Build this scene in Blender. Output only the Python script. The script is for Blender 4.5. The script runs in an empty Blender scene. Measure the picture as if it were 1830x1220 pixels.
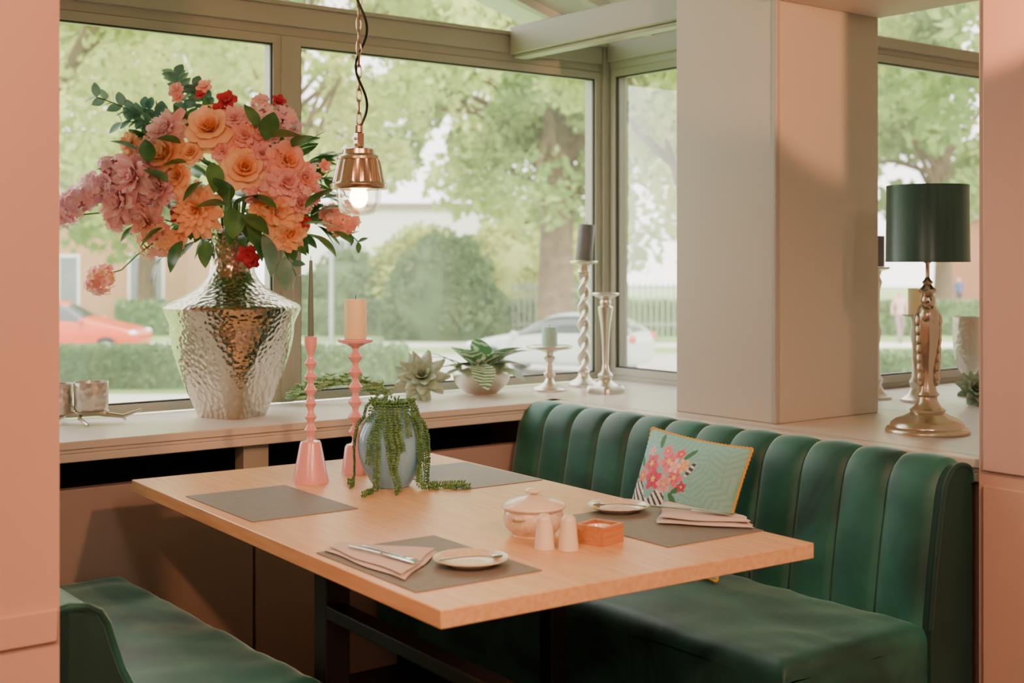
import bpy, math, random
from mathutils import Vector, Matrix, noise
random.seed(7)
pi=math.pi
A37=math.radians(37.3)
def lin(v):
    v/=255.0
    return v/12.92 if v<=.04045 else ((v+.055)/1.055)**2.4
def C(r,g,b): return (lin(r),lin(g),lin(b),1)
# ------------------------------------------------------------ materials
def mat(name,col,rough=.5,metal=0,var=None,bump=None,sheen=0,spec=None,coat=0,stretch=None,emit=None,trans=0,sub=0):
    m=bpy.data.materials.new(name); m.use_nodes=True
    nt=m.node_tree; b=nt.nodes['Principled BSDF']
    b.inputs['Base Color'].default_value=col; b.inputs['Roughness'].default_value=rough
    b.inputs['Metallic'].default_value=metal
    if spec is not None: b.inputs['Specular IOR Level'].default_value=spec
    if sheen:
        b.inputs['Sheen Weight'].default_value=sheen; b.inputs['Sheen Roughness'].default_value=.35
        b.inputs['Sheen Tint'].default_value=(.55,.9,.82,1)
    if coat: b.inputs['Coat Weight'].default_value=coat; b.inputs['Coat Roughness'].default_value=.12
    if emit:
        b.inputs['Emission Color'].default_value=emit[0]; b.inputs['Emission Strength'].default_value=emit[1]
    tc=nt.nodes.new('ShaderNodeTexCoord'); mp=nt.nodes.new('ShaderNodeMapping')
    nt.links.new(tc.outputs['Object'],mp.inputs['Vector'])
    if stretch: mp.inputs['Scale'].default_value=stretch
    if var:  # (scale, color2, detail)
        n=nt.nodes.new('ShaderNodeTexNoise'); n.inputs['Scale'].default_value=var[0]; n.inputs['Detail'].default_value=var[2] if len(var)>2 else 3
        if len(var)>3: n.inputs['Distortion'].default_value=var[3]
        nt.links.new(mp.outputs[0],n.inputs['Vector'])
        r=nt.nodes.new('ShaderNodeValToRGB'); r.color_ramp.elements[0].position=.35; r.color_ramp.elements[1].position=.65
        r.color_ramp.elements[0].color=col; r.color_ramp.elements[1].color=var[1]
        nt.links.new(n.outputs['Fac'],r.inputs[0]); nt.links.new(r.outputs[0],b.inputs['Base Color'])
    if bump: # (kind, scale, strength, distance)
        if bump[0]=='vor':
            n=nt.nodes.new('ShaderNodeTexVoronoi'); n.feature='SMOOTH_F1'; o=n.outputs['Distance']
            n.inputs['Smoothness'].default_value=.35
        else:
            n=nt.nodes.new('ShaderNodeTexNoise'); n.inputs['Detail'].default_value=4; o=n.outputs['Fac']
        n.inputs['Scale'].default_value=bump[1]
        nt.links.new((mp if stretch else tc).outputs[0 if stretch else 'Object'],n.inputs['Vector'])
        bm=nt.nodes.new('ShaderNodeBump'); bm.inputs['Strength'].default_value=bump[2]; bm.inputs['Distance'].default_value=bump[3]
        nt.links.new(o,bm.inputs['Height']); nt.links.new(bm.outputs[0],b.inputs['Normal'])
    if trans:
        out=nt.nodes['Material Output']; t=nt.nodes.new('ShaderNodeBsdfTranslucent'); mx=nt.nodes.new('ShaderNodeMixShader')
        mx.inputs[0].default_value=trans
        src=b.inputs['Base Color']
        if src.is_linked: nt.links.new(src.links[0].from_socket,t.inputs['Color'])
        else: t.inputs['Color'].default_value=col
        nt.links.new(b.outputs[0],mx.inputs[1]); nt.links.new(t.outputs[0],mx.inputs[2]); nt.links.new(mx.outputs[0],out.inputs['Surface'])
    return m
def glassmat(name,dust_haze=.05,tint=(1,1,1,1),gl=.06):
    m=bpy.data.materials.new(name); m.use_nodes=True; nt=m.node_tree; nt.nodes.clear()
    out=nt.nodes.new('ShaderNodeOutputMaterial'); tr=nt.nodes.new('ShaderNodeBsdfTransparent'); tr.inputs[0].default_value=tint
    gg=nt.nodes.new('ShaderNodeBsdfGlossy'); gg.inputs['Roughness'].default_value=.02
    lw=nt.nodes.new('ShaderNodeLayerWeight'); lw.inputs[0].default_value=.25
    mth=nt.nodes.new('ShaderNodeMath'); mth.operation='MULTIPLY_ADD'; mth.inputs[1].default_value=.5; mth.inputs[2].default_value=gl
    nt.links.new(lw.outputs['Fresnel'],mth.inputs[0])
    m1=nt.nodes.new('ShaderNodeMixShader'); nt.links.new(mth.outputs[0],m1.inputs[0]); nt.links.new(tr.outputs[0],m1.inputs[1]); nt.links.new(gg.outputs[0],m1.inputs[2])
    tl=nt.nodes.new('ShaderNodeBsdfTranslucent'); tl.inputs[0].default_value=(.95,.93,.88,1)
    m2=nt.nodes.new('ShaderNodeMixShader'); 
    n=nt.nodes.new('ShaderNodeTexNoise'); n.inputs['Scale'].default_value=2.5; n.inputs['Detail'].default_value=6
    mm=nt.nodes.new('ShaderNodeMath'); mm.operation='MULTIPLY'; mm.inputs[1].default_value=dust_haze*2  # translucent veil imitates bright haze, over slight dirt on the glass
    nt.links.new(n.outputs['Fac'],mm.inputs[0]); nt.links.new(mm.outputs[0],m2.inputs[0])
    nt.links.new(m1.outputs[0],m2.inputs[1]); nt.links.new(tl.outputs[0],m2.inputs[2]); nt.links.new(m2.outputs[0],out.inputs[0])
    return m
# ------------------------------------------------------------ mesh builder
class MB:
    def __init__(s): s.v=[];s.f=[];s.m=[]
    def add(s,vs,fs,mi=0,M=None):
        o=len(s.v)
        if M is not None: s.v+= [tuple(M@Vector(p)) for p in vs]
        else: s.v+=[tuple(p) for p in vs]
        s.f+=[tuple(i+o for i in f) for f in fs]; s.m+=[mi]*len(fs)
    def box(s,a,b,mi=0,M=None):
        x0,y0,z0=a;x1,y1,z1=b
        vs=[(x0,y0,z0),(x1,y0,z0),(x1,y1,z0),(x0,y1,z0),(x0,y0,z1),(x1,y0,z1),(x1,y1,z1),(x0,y1,z1)]
        s.add(vs,[(0,3,2,1),(4,5,6,7),(0,1,5,4),(1,2,6,5),(2,3,7,6),(3,0,4,7)],mi,M)
    def lathe(s,prof,seg=32,mi=0,M=None,fn=None,cap=True):
        vs=[];fs=[];n=len(prof)
        for (r,z) in prof:
            for i in range(seg):
                t=2*pi*i/seg; rr=r*(fn(t,z) if fn else 1)
                vs.append((rr*math.cos(t),rr*math.sin(t),z))
        for j in range(n-1):
            for i in range(seg):
                k=(i+1)%seg
                fs.append((j*seg+i,j*seg+k,(j+1)*seg+k,(j+1)*seg+i))
        if cap:
            fs.append(tuple(range(seg-1,-1,-1))); fs.append(tuple((n-1)*seg+i for i in range(seg)))
        s.add(vs,fs,mi,M)
    def sphere(s,c,r,mi=0,M=None,seg=12,rings=8):
        if not hasattr(r,'__len__'): r=(r,r,r)
        vs=[];fs=[]
        for j in range(rings+1):
            a=-pi/2+pi*j/rings
            rr=max(math.cos(a),.001)
            for i in range(seg):
                t=2*pi*i/seg; vs.append((c[0]+r[0]*rr*math.cos(t),c[1]+r[1]*rr*math.sin(t),c[2]+r[2]*math.sin(a)))
        for j in range(rings):
            for i in range(seg):
                k=(i+1)%seg; fs.append((j*seg+i,j*seg+k,(j+1)*seg+k,(j+1)*seg+i))
        s.add(vs,fs,mi,M)
    def tube(s,pts,r,seg=8,mi=0,M=None,flat=1.0,closed=False,up=None):
        pts=[Vector(p) for p in pts]; n=len(pts); vs=[];fs=[]
        prev=None
        for i in range(n):
            if closed: t=(pts[(i+1)%n]-pts[i-1])
            else: t=pts[min(i+1,n-1)]-pts[max(i-1,0)]
            if t.length<1e-9: t=Vector((0,0,1))
            t.normalize()
            if prev is None:
                q=Vector(up) if up else (Vector((0,0,1)) if abs(t.z)<.9 else Vector((1,0,0)))
                u=(q-t*q.dot(t)).normalized()
            else:
                u=prev-t*prev.dot(t)
                u=u.normalized() if u.length>1e-6 else prev
            prev=u; w=t.cross(u)
            rr=r[i] if hasattr(r,'__len__') else r
            for k in range(seg):
                a=2*pi*k/seg
                vs.append(pts[i]+w*rr*math.cos(a)+u*rr*flat*math.sin(a))
        m=n if closed else n-1
        for i in range(m):
            j=(i+1)%n
            for k in range(seg):
                l=(k+1)%seg; fs.append((i*seg+k,i*seg+l,j*seg+l,j*seg+k))
        if not closed:
            fs.append(tuple(range(seg-1,-1,-1))); fs.append(tuple((n-1)*seg+k for k in range(seg)))
        s.add(vs,fs,mi,M)
    def grid(s,fn,nu,nv,mi=0,M=None):
        vs=[fn(i/nu,j/nv) for j in range(nv+1) for i in range(nu+1)]
        fs=[(j*(nu+1)+i,j*(nu+1)+i+1,(j+1)*(nu+1)+i+1,(j+1)*(nu+1)+i) for j in range(nv) for i in range(nu)]
        s.add(vs,fs,mi,M)
    def build(s,name,mats,loc=(0,0,0),rz=0,parent=None,smooth=35,bevel=0,rot=None):
        me=bpy.data.meshes.new(name); me.from_pydata(s.v,[],s.f)
        for m in (mats if isinstance(mats,(list,tuple)) else [mats]): me.materials.append(m)
        me.polygons.foreach_set('material_index',s.m)
        if smooth:
            me.polygons.foreach_set('use_smooth',[True]*len(me.polygons))
            try: me.set_sharp_from_angle(angle=math.radians(smooth))
            except Exception: pass
        me.update()
        o=bpy.data.objects.new(name,me); bpy.context.collection.objects.link(o)
        o.location=loc; o.rotation_euler=rot if rot else (0,0,rz)
        if parent: o.parent=parent
        if bevel:
            b=o.modifiers.new('bevel','BEVEL'); b.width=bevel; b.segments=2; b.limit_method='ANGLE'; b.angle_limit=math.radians(50)
        return o
def empty(name,loc=(0,0,0),rz=0):
    e=bpy.data.objects.new(name,None); bpy.context.collection.objects.link(e); e.location=loc; e.rotation_euler=(0,0,rz); e.empty_display_size=.1
    return e
def T(x,y,z): return Matrix.Translation((x,y,z))
def Rz(a): return Matrix.Rotation(a,4,'Z')
def aim(loc,d,roll=0,sc=1):
    return Matrix.Translation(loc)@Vector(d).normalized().to_track_quat('Z','Y').to_matrix().to_4x4()@Rz(roll)@Matrix.Scale(sc,4)
def bx(name,a,b,m,bevel=0,parent=None):
    k=MB(); k.box(a,b); return k.build(name,m,bevel=bevel,parent=parent,smooth=35)
def samp(prof,n=4):  # catmull-rom smoothing of a profile
    out=[]
    P=[prof[0]]+list(prof)+[prof[-1]]
    for i in range(1,len(P)-2):
        for k in range(n):
            t=k/n
            q=[]
            for c in (0,1):
                a,b,d,e=P[i-1][c],P[i][c],P[i+1][c],P[i+2][c]
                q.append(.5*((2*b)+(-a+d)*t+(2*a-5*b+4*d-e)*t*t+(-a+3*b-3*d+e)*t**3))
            out.append((max(q[0],.0005),q[1]))
    out.append(prof[-1]); return out

m_frame=mat('paint_frame_grey',C(160,160,148),.42)
m_pillar=mat('paint_pillar',C(180,177,164),.42,bump=('noise',9,.1,.003),stretch=(14,14,1))
m_sill=mat('paint_sill',C(204,198,188),.3,bump=('noise',30,.04,.002))
m_panel=mat('paint_panel',C(164,146,138),.5)
m_gasket=mat('rubber_gasket',C(40,40,40),.6)
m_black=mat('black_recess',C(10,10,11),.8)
m_floor=mat('floor_dark_wood',C(58,42,34),.45,var=(6,C(38,28,22)),stretch=(1,12,1))
m_ceiling=mat('ceiling_paint',C(216,202,190),.7)
m_roof=mat('roof_board_grey',C(206,206,198),.5)
m_glass=glassmat('window_glass',.058)
m_wallwarm=mat('wall_paint_warm',C(208,174,158),.5,bump=('noise',80,.04,.002))
# ------------------------------------------------------------ room shell
bx('floor',(-2.5,-2.5,-.12),(5.5,4.4,0),m_floor)
bx('ceiling',(-2.6,-2.6,2.62),(5.5,2.50,2.72),m_ceiling)
bx('ceiling_niche',(3.86,2.50,2.62),(5.5,3.3,2.72),m_ceiling)
bx('wall_room_left',(-2.6,-2.5,0),(-2.5,2.5,2.62),m_wallwarm)
bx('wall_room_rear',(-2.6,-2.6,0),(3.1,-2.5,2.62),m_wallwarm)
k=MB(); k.box((.45,2.40,0),(.78,4.30,3.0))
k.build('wall_left',m_wallwarm)
k=MB()
k.box((.0,2.390,.10),(.655,2.3995,.60)); k.box((.0,2.390,.66),(.775,2.3995,.722))
k.build('trim_left_panel',m_wallwarm,bevel=.004)
bx('wall_entrance_left',(-2.5,2.402,0),(.448,2.52,2.62),m_wallwarm)
k=MB(); k.box((2.945,-2.5,0),(3.10,1.90,2.62)); k.build('wall_right',m_wallwarm)
k=MB(); k.box((2.935,-2.5,.10),(2.9445,1.885,.79)); k.box((2.935,-2.5,.826),(2.9445,1.885,2.5)); k.build('trim_right_panel',m_wallwarm,bevel=.004)
bx('wall_niche_side',(3.102,1.75,0),(5.35,1.90,2.9),m_wallwarm)
bx('wall_niche_end',(5.35,1.75,0),(5.5,3.30,2.9),m_wallwarm)
# wall below sills
k=MB()
k.box((.78,3.70,0),(1.803,3.74,.705)); k.box((1.811,3.70,0),(2.93,3.74,.70))
k.build('wall_back_panel',m_panel,bevel=.003)
k=MB(); k.box((.78,4.10,-.1),(3.75,4.26,.79),1); k.box((1.765,3.69,.69),(1.85,3.75,.79),0); k.box((1.80,3.72,0),(1.815,3.745,.7),1)
k.box((.78,4.0,.0),(2.94,4.09,.79),1)
k.build('wall_back',[m_frame,m_black])
k=MB(); k.box((2.985,1.90,0),(3.03,4.10,.79)); k.box((3.03,3.12,-1.3),(5.35,3.26,.79)); k.box((3.66,3.26,-1.3),(3.76,4.10,.79))
k.build('wall_bench_side',m_panel)
# sill : moulded front
def sillprof(k,p0,p1,nrm,z=.85):
    for (o,z0,z1) in [(0,.826,.85),(-.007,.814,.826),(-.003,.79,.814)]:
        q0=Vector(p0)+Vector(nrm)*o; q1=Vector(p1)+Vector(nrm)*o
        r0=Vector(p0)-Vector(nrm)*.06; r1=Vector(p1)-Vector(nrm)*.06
        vs=[(q0.x,q0.y,z0),(q1.x,q1.y,z0),(r1.x,r1.y,z0),(r0.x,r0.y,z0),(q0.x,q0.y,z1),(q1.x,q1.y,z1),(r1.x,r1.y,z1),(r0.x,r0.y,z1)]
        k.add(vs,[(0,3,2,1),(4,5,6,7),(0,1,5,4),(1,2,6,5),(2,3,7,6),(3,0,4,7)])
k=MB()
sillprof(k,(.78,3.645),(3.02,3.645),(0,-1)); sillprof(k,(2.96,1.902),(2.96,3.70),(-1,0))
k.box((.78,3.70,.795),(3.70,4.17,.85)); k.box((3.01,1.902,.795),(3.70,3.71,.85)); k.box((3.69,1.902,.795),(5.35,3.17,.85))
sillob=k.build('window_sill',m_sill,bevel=.003)
# pillar
k=MB(); k.box((3.09,2.70,.85),(3.60,3.14,2.9)); 
k.box((3.083,2.694,.85),(3.102,2.712,2.9),1)
k.build('wall_pillar',[m_pillar,m_frame],bevel=.004)
bx('trim_soffit',(3.06,.9,2.17),(3.60,2.695,2.60),m_ceiling)
# windows
def frame_x(name,x0,x1,y,z0,z1,parts_w=.03):
    e=empty(name,((x0+x1)/2,y,(z0+z1)/2)); L=e.location
    k=MB(); w=parts_w
    def b(a,c,mi=0): k.box(Vector(a)-L,Vector(c)-L,mi)
    b((x0,y-.02,z0),(x1,y+.05,z0+w)); b((x0,y-.02,z1-w),(x1,y+.05,z1)); b((x0,y-.02,z0+w),(x0+w,y+.05,z1-w)); b((x1-w,y-.02,z0+w),(x1,y+.05,z1-w))
    g=.006
    b((x0+w,y-.012,z0+w),(x1-w,y-.002,z0+w+g),1); b((x0+w,y-.012,z1-w-g),(x1-w,y-.002,z1-w),1)
    b((x0+w,y-.012,z0+w),(x0+w+g,y-.002,z1-w),1); b((x1-w-g,y-.012,z0+w),(x1-w,y-.002,z1-w),1)
    k.build('frame',[m_frame,m_gasket],parent=e)
    k=MB(); k.add([Vector((x0+w,y+.01,z0+w))-L,Vector((x1-w,y+.01,z0+w))-L,Vector((x1-w,y+.01,z1-w))-L,Vector((x0+w,y+.01,z1-w))-L],[(0,1,2,3)])
    k.build('glass',m_glass,parent=e)
    return e
def frame_y(name,y0,y1,x,z0,z1,w=.03):
    e=empty(name,(x,(y0+y1)/2,(z0+z1)/2)); L=e.location
    k=MB()
    def b(a,c,mi=0): k.box(Vector(a)-L,Vector(c)-L,mi)
    b((x-.02,y0,z0),(x+.05,y1,z0+w)); b((x-.02,y0,z1-w),(x+.05,y1,z1)); b((x-.02,y0,z0+w),(x+.05,y0+w,z1-w)); b((x-.02,y1-w,z0+w),(x+.05,y1,z1-w))
    g=.006
    b((x-.012,y0+w,z0+w),(x-.002,y1-w,z0+w+g),1); b((x-.012,y0+w,z1-w-g),(x-.002,y1-w,z1-w),1)
    b((x-.012,y0+w,z0+w),(x-.002,y0+w+g,z1-w),1); b((x-.012,y1-w-g,z0+w),(x-.002,y1-w,z1-w),1)
    k.build('frame',[m_frame,m_gasket],parent=e)
    k=MB(); k.add([Vector((x+.01,y0+w,z0+w))-L,Vector((x+.01,y1-w,z0+w))-L,Vector((x+.01,y1-w,z1-w))-L,Vector((x+.01,y0+w,z1-w))-L],[(0,1,2,3)])
    k.build('glass',m_glass,parent=e)
frame_x('window_1',.79,2.145,4.20,.852,2.165); frame_x('window_2',2.195,3.665,4.20,.852,2.165)
frame_y('window_3',3.22,4.16,3.72,.872,2.175); frame_x('window_4',3.78,5.33,3.20,.872,2.175)
k=MB()
k.box((2.145,4.175,.851),(2.195,4.26,2.165)); k.box((3.666,4.165,.851),(3.76,4.26,2.3))
k.box((3.665,3.14,.851),(3.77,3.215,2.4)); k.box((.78,4.185,2.166),(3.70,4.26,2.27)); k.box((.78,4.165,2.20),(3.66,4.185,2.27))
k.box((.78,4.15,2.27),(3.70,4.26,2.285))
k.box((3.70,3.215,2.176),(3.78,4.165,2.30)); k.box((3.68,3.215,2.21),(3.70,4.16,2.29))
k.box((3.77,3.185,2.176),(5.35,3.26,2.25)); k.box((3.77,3.17,2.20),(5.35,3.185,2.245))
k.box((3.70,3.26,.80),(3.77,4.165,.871)); k.box((3.77,3.185,.80),(5.35,3.26,.871))
k.build('trim_1',m_frame,bevel=.003)
k=MB(); k.box((3.15,2.69,2.19),(3.25,4.148,2.30)); k.box((3.17,2.69,2.175),(3.23,4.148,2.19)); k.build('trim_2',m_frame,bevel=.004)
k=MB(); k.add([(.78,4.22,2.286),(3.70,4.22,2.286),(1.5,4.22,2.90),(.78,4.22,2.70)],[(0,1,2,3)]); k.add([(3.78,3.22,2.25),(5.33,3.22,2.25),(5.33,3.22,2.9),(3.78,3.22,2.9)],[(0,1,2,3)])
k.build('window_5',m_glass,smooth=0)
# sloped roof
k=MB()
def slope(xa,za,xb,zb,y0,y1,t):
    vs=[(xa,y0,za),(xb,y0,zb),(xb,y1,zb),(xa,y1,za),(xa,y0,za+t),(xb,y0,zb+t),(xb,y1,zb+t),(xa,y1,za+t)]
    k.add(vs,[(0,3,2,1),(4,5,6,7),(0,1,5,4),(1,2,6,5),(2,3,7,6),(3,0,4,7)])
slope(3.85,2.27,1.5,2.95,2.5,4.45,.05); slope(1.5,2.95,.3,2.62,2.5,4.45,.05)
for y in (4.20,3.9,3.6,3.3,3.0,2.75): slope(3.75,2.262,1.5,2.912,y-.025,y+.025,.05)
k.box((1.42,2.5,2.86),(1.58,4.45,2.95))
k.build('ceiling_conservatory',m_roof)
bx('wall_gable_room',(.78,2.5,2.62),(3.5,2.56,3.1),m_ceiling)
# ------------------------------------------------------------ table
m_wood=mat('maple_wood',C(230,192,144),.34,var=(5,C(218,172,122),5),stretch=(16,1.2,16),bump=('noise',10,.05,.001))
m_blackmetal=mat('black_metal',C(18,17,18),.4)
tb=empty('dining_table',(1.745,2.62,0),math.radians(-2.5))
k=MB(); k.box((-.465,-.805,.727),(.465,.805,.76)); k.build('top',m_wood,parent=tb,bevel=.002)
k=MB()
k.box((-.345,-.13,.012),(-.285,-.07,.7265)); k.box((.285,-.11,.012),(.335,-.06,.7265))
k.box((-.37,-.12,.70),(.37,-.07,.7265)); k.box((-.345,-.80,.572),(-.297,-.13,.602)); k.box((-.345,-.80,0),(-.297,-.75,.572))
k.box((-.40,-.16,0),(.40,-.04,.012)); k.box((-.345,-.80,0),(-.297,-.07,.012)); k.box((-.29,-.11,.20),(.285,-.07,.23))
k.build('legs',m_blackmetal,parent=tb,bevel=.003)
# placemats
m_mat=mat('placemat_grey',C(126,125,118),.55,bump=('noise',300,.15,.0006),var=(40,C(120,119,113)))
def placemat(x0,x1,y0,y1,r=-1.5):
    k=MB(); w=(x1-x0)/2;h=(y1-y0)/2; k.box((-w,-h,0),(w,h,.002)); k.build('placemat',m_mat,loc=((x0+x1)/2,(y0+y1)/2,.7601),rz=math.radians(r))
placemat(1.325,1.60,2.71,3.11); placemat(1.28,1.565,1.955,2.345); placemat(1.90,2.185,1.945,2.33); placemat(1.93,2.21,2.76,3.14)
# ------------------------------------------------------------ benches
m_velvet=mat('green_velvet',C(9,54,49),.55,var=(2.6,C(38,108,96),6,1.2),sheen=.9)  # cloudy lighter patches put the brushed-pile sheen into the colour
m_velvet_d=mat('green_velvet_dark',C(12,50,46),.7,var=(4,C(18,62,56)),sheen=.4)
e=empty('banquette_bench',(2.6,2.77,0))
def seat(parent,a,b,name,ox,oy):
    k=MB()
    x0,y0,z0=a;x1,y1,z1=b
    nx,ny=30,60
    def top(u,v):
        x=x0+(x1-x0)*u;y=y0+(y1-y0)*v
        ex=min(u,1-u)*(x1-x0); ey=min(v,1-v)*(y1-y0); r=.045
        def dr(t): 
            return 0 if t>=r else r-math.sqrt(max(r*r-(r-t)**2,0))
        z=z1-max(dr(ex),dr(ey))+.012*math.sin(pi*u)*math.sin(pi*v)+.006*noise.noise(Vector((x*7,y*7,0)))+.004*noise.noise(Vector((x*18+y*6,y*12,3)))
        return (x-ox,y-oy,z)
    def rem(t): return .5-.5*math.cos(pi*t)
    k.grid(lambda u,v: top(rem(u),rem(v)),nx,ny)
    zb=z1-.045
    k.add([(x0-ox,y0-oy,z0),(x1-ox,y0-oy,z0),(x1-ox,y1-oy,z0),(x0-ox,y1-oy,z0),(x0-ox,y0-oy,zb),(x1-ox,y0-oy,zb),(x1-ox,y1-oy,zb),(x0-ox,y1-oy,zb)],[(0,1,5,4),(1,2,6,5),(2,3,7,6),(3,0,4,7),(0,3,2,1)])
    k.build(name,m_velvet,parent=parent,smooth=60)
seat(e,(2.24,1.935,.14),(2.80,3.67,.452),'seat',2.6,2.77)
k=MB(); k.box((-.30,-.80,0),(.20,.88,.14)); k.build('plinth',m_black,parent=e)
prof=[(2.775,.44),(2.785,.52),(2.80,.62),(2.815,.70),(2.825,.755),(2.835,.79),(2.855,.82),(2.885,.838),(2.92,.838),(2.945,.825),(2.95,.79)]
prof=[(a,b) for a,b in samp(prof,3)]
prof=[(2.775,.44) if i==0 else p for i,p in enumerate(prof)]
def back(Y0,Y1,nch,prof,ox,oy,parent,name,side=-1,bul=.019):
    k=MB(); npf=len(prof); sub=12
    N=nch*sub; vs=[];fs=[]
    for j in range(N+1):
        y=Y0+(Y1-Y0)*j/N; u=(j%sub)/sub
        s=math.sqrt(max(0,1-(2*u-1)**2)) if j%sub else 0
        s=s**.8
        for i,(x,z) in enumerate(prof):
            a=prof[max(i-1,0)]; b=prof[min(i+1,npf-1)]
            t=Vector((b[0]-a[0],b[1]-a[1])).normalized(); nrm=Vector((-t.y,t.x)) if side<0 else Vector((t.y,-t.x))
            fade=1 if i<npf-5 else max(0,(npf-1-i)/5)
            if j==0: s=0
            wr=1+.12*noise.noise(Vector((y*9,z*14,2)))
            vs.append((x+nrm.x*bul*s*fade*wr-ox,y-oy,z+nrm.y*bul*s*fade*wr))
    for j in range(N):
        for i in range(npf-1):
            fs.append((j*npf+i,j*npf+i+1,(j+1)*npf+i+1,(j+1)*npf+i))
    k.add(vs,fs)
    return k,npf,N
k,npf,N=back(1.95,3.67,12,prof,2.6,2.77,e,'back')
k.build('channel_back',m_velvet,parent=e,smooth=50)
k=MB()
sp=[(x-2.6,z) for x,z in prof]+[(.35,.14),(.175,.14)]
n=len(sp)
vs=[(x,-.845,z) for x,z in sp]+[(x,-.815,z) for x,z in sp]
k.add(vs,[tuple(range(n)),tuple(range(2*n-1,n-1,-1))]+[(i,i+n,(i+1)%n+n,(i+1)%n) for i in range(n)])
k.tube([(x,-.845,z) for x,z in sp[:-2]],.006,8)
k.build('end_panel',m_velvet_d,parent=e,smooth=40)
e=empty('banquette_bench',(1.1,3.0,0))
seat(e,(.80,2.47,.14),(1.385,3.68,.452),'seat',1.1,3.0)
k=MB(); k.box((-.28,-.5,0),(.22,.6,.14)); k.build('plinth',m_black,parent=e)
sp=[(.785,.455),(.97,.455),(.955,.50),(.925,.56),(.905,.62),(.895,.655),(.88,.68),(.855,.695),(.82,.70),(.79,.695)]
sp=[(x-1.1,z) for x,z in sp]; n=len(sp)
k=MB(); vs=[(x,-.53,z) for x,z in sp]+[(x,.67,z) for x,z in sp]
k.add(vs,[(i,i+n,(i+1)%n+n,(i+1)%n) for i in range(n)]+[tuple(range(n,2*n))]); k.add([(x,-.53,z) for x,z in sp],[tuple(range(n-1,-1,-1))],1)
k.tube([(x,-.53,z) for x,z in sp[1:]],.008,8)
k.build('backrest',[m_velvet,m_velvet_d],parent=e,smooth=50)
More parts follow.
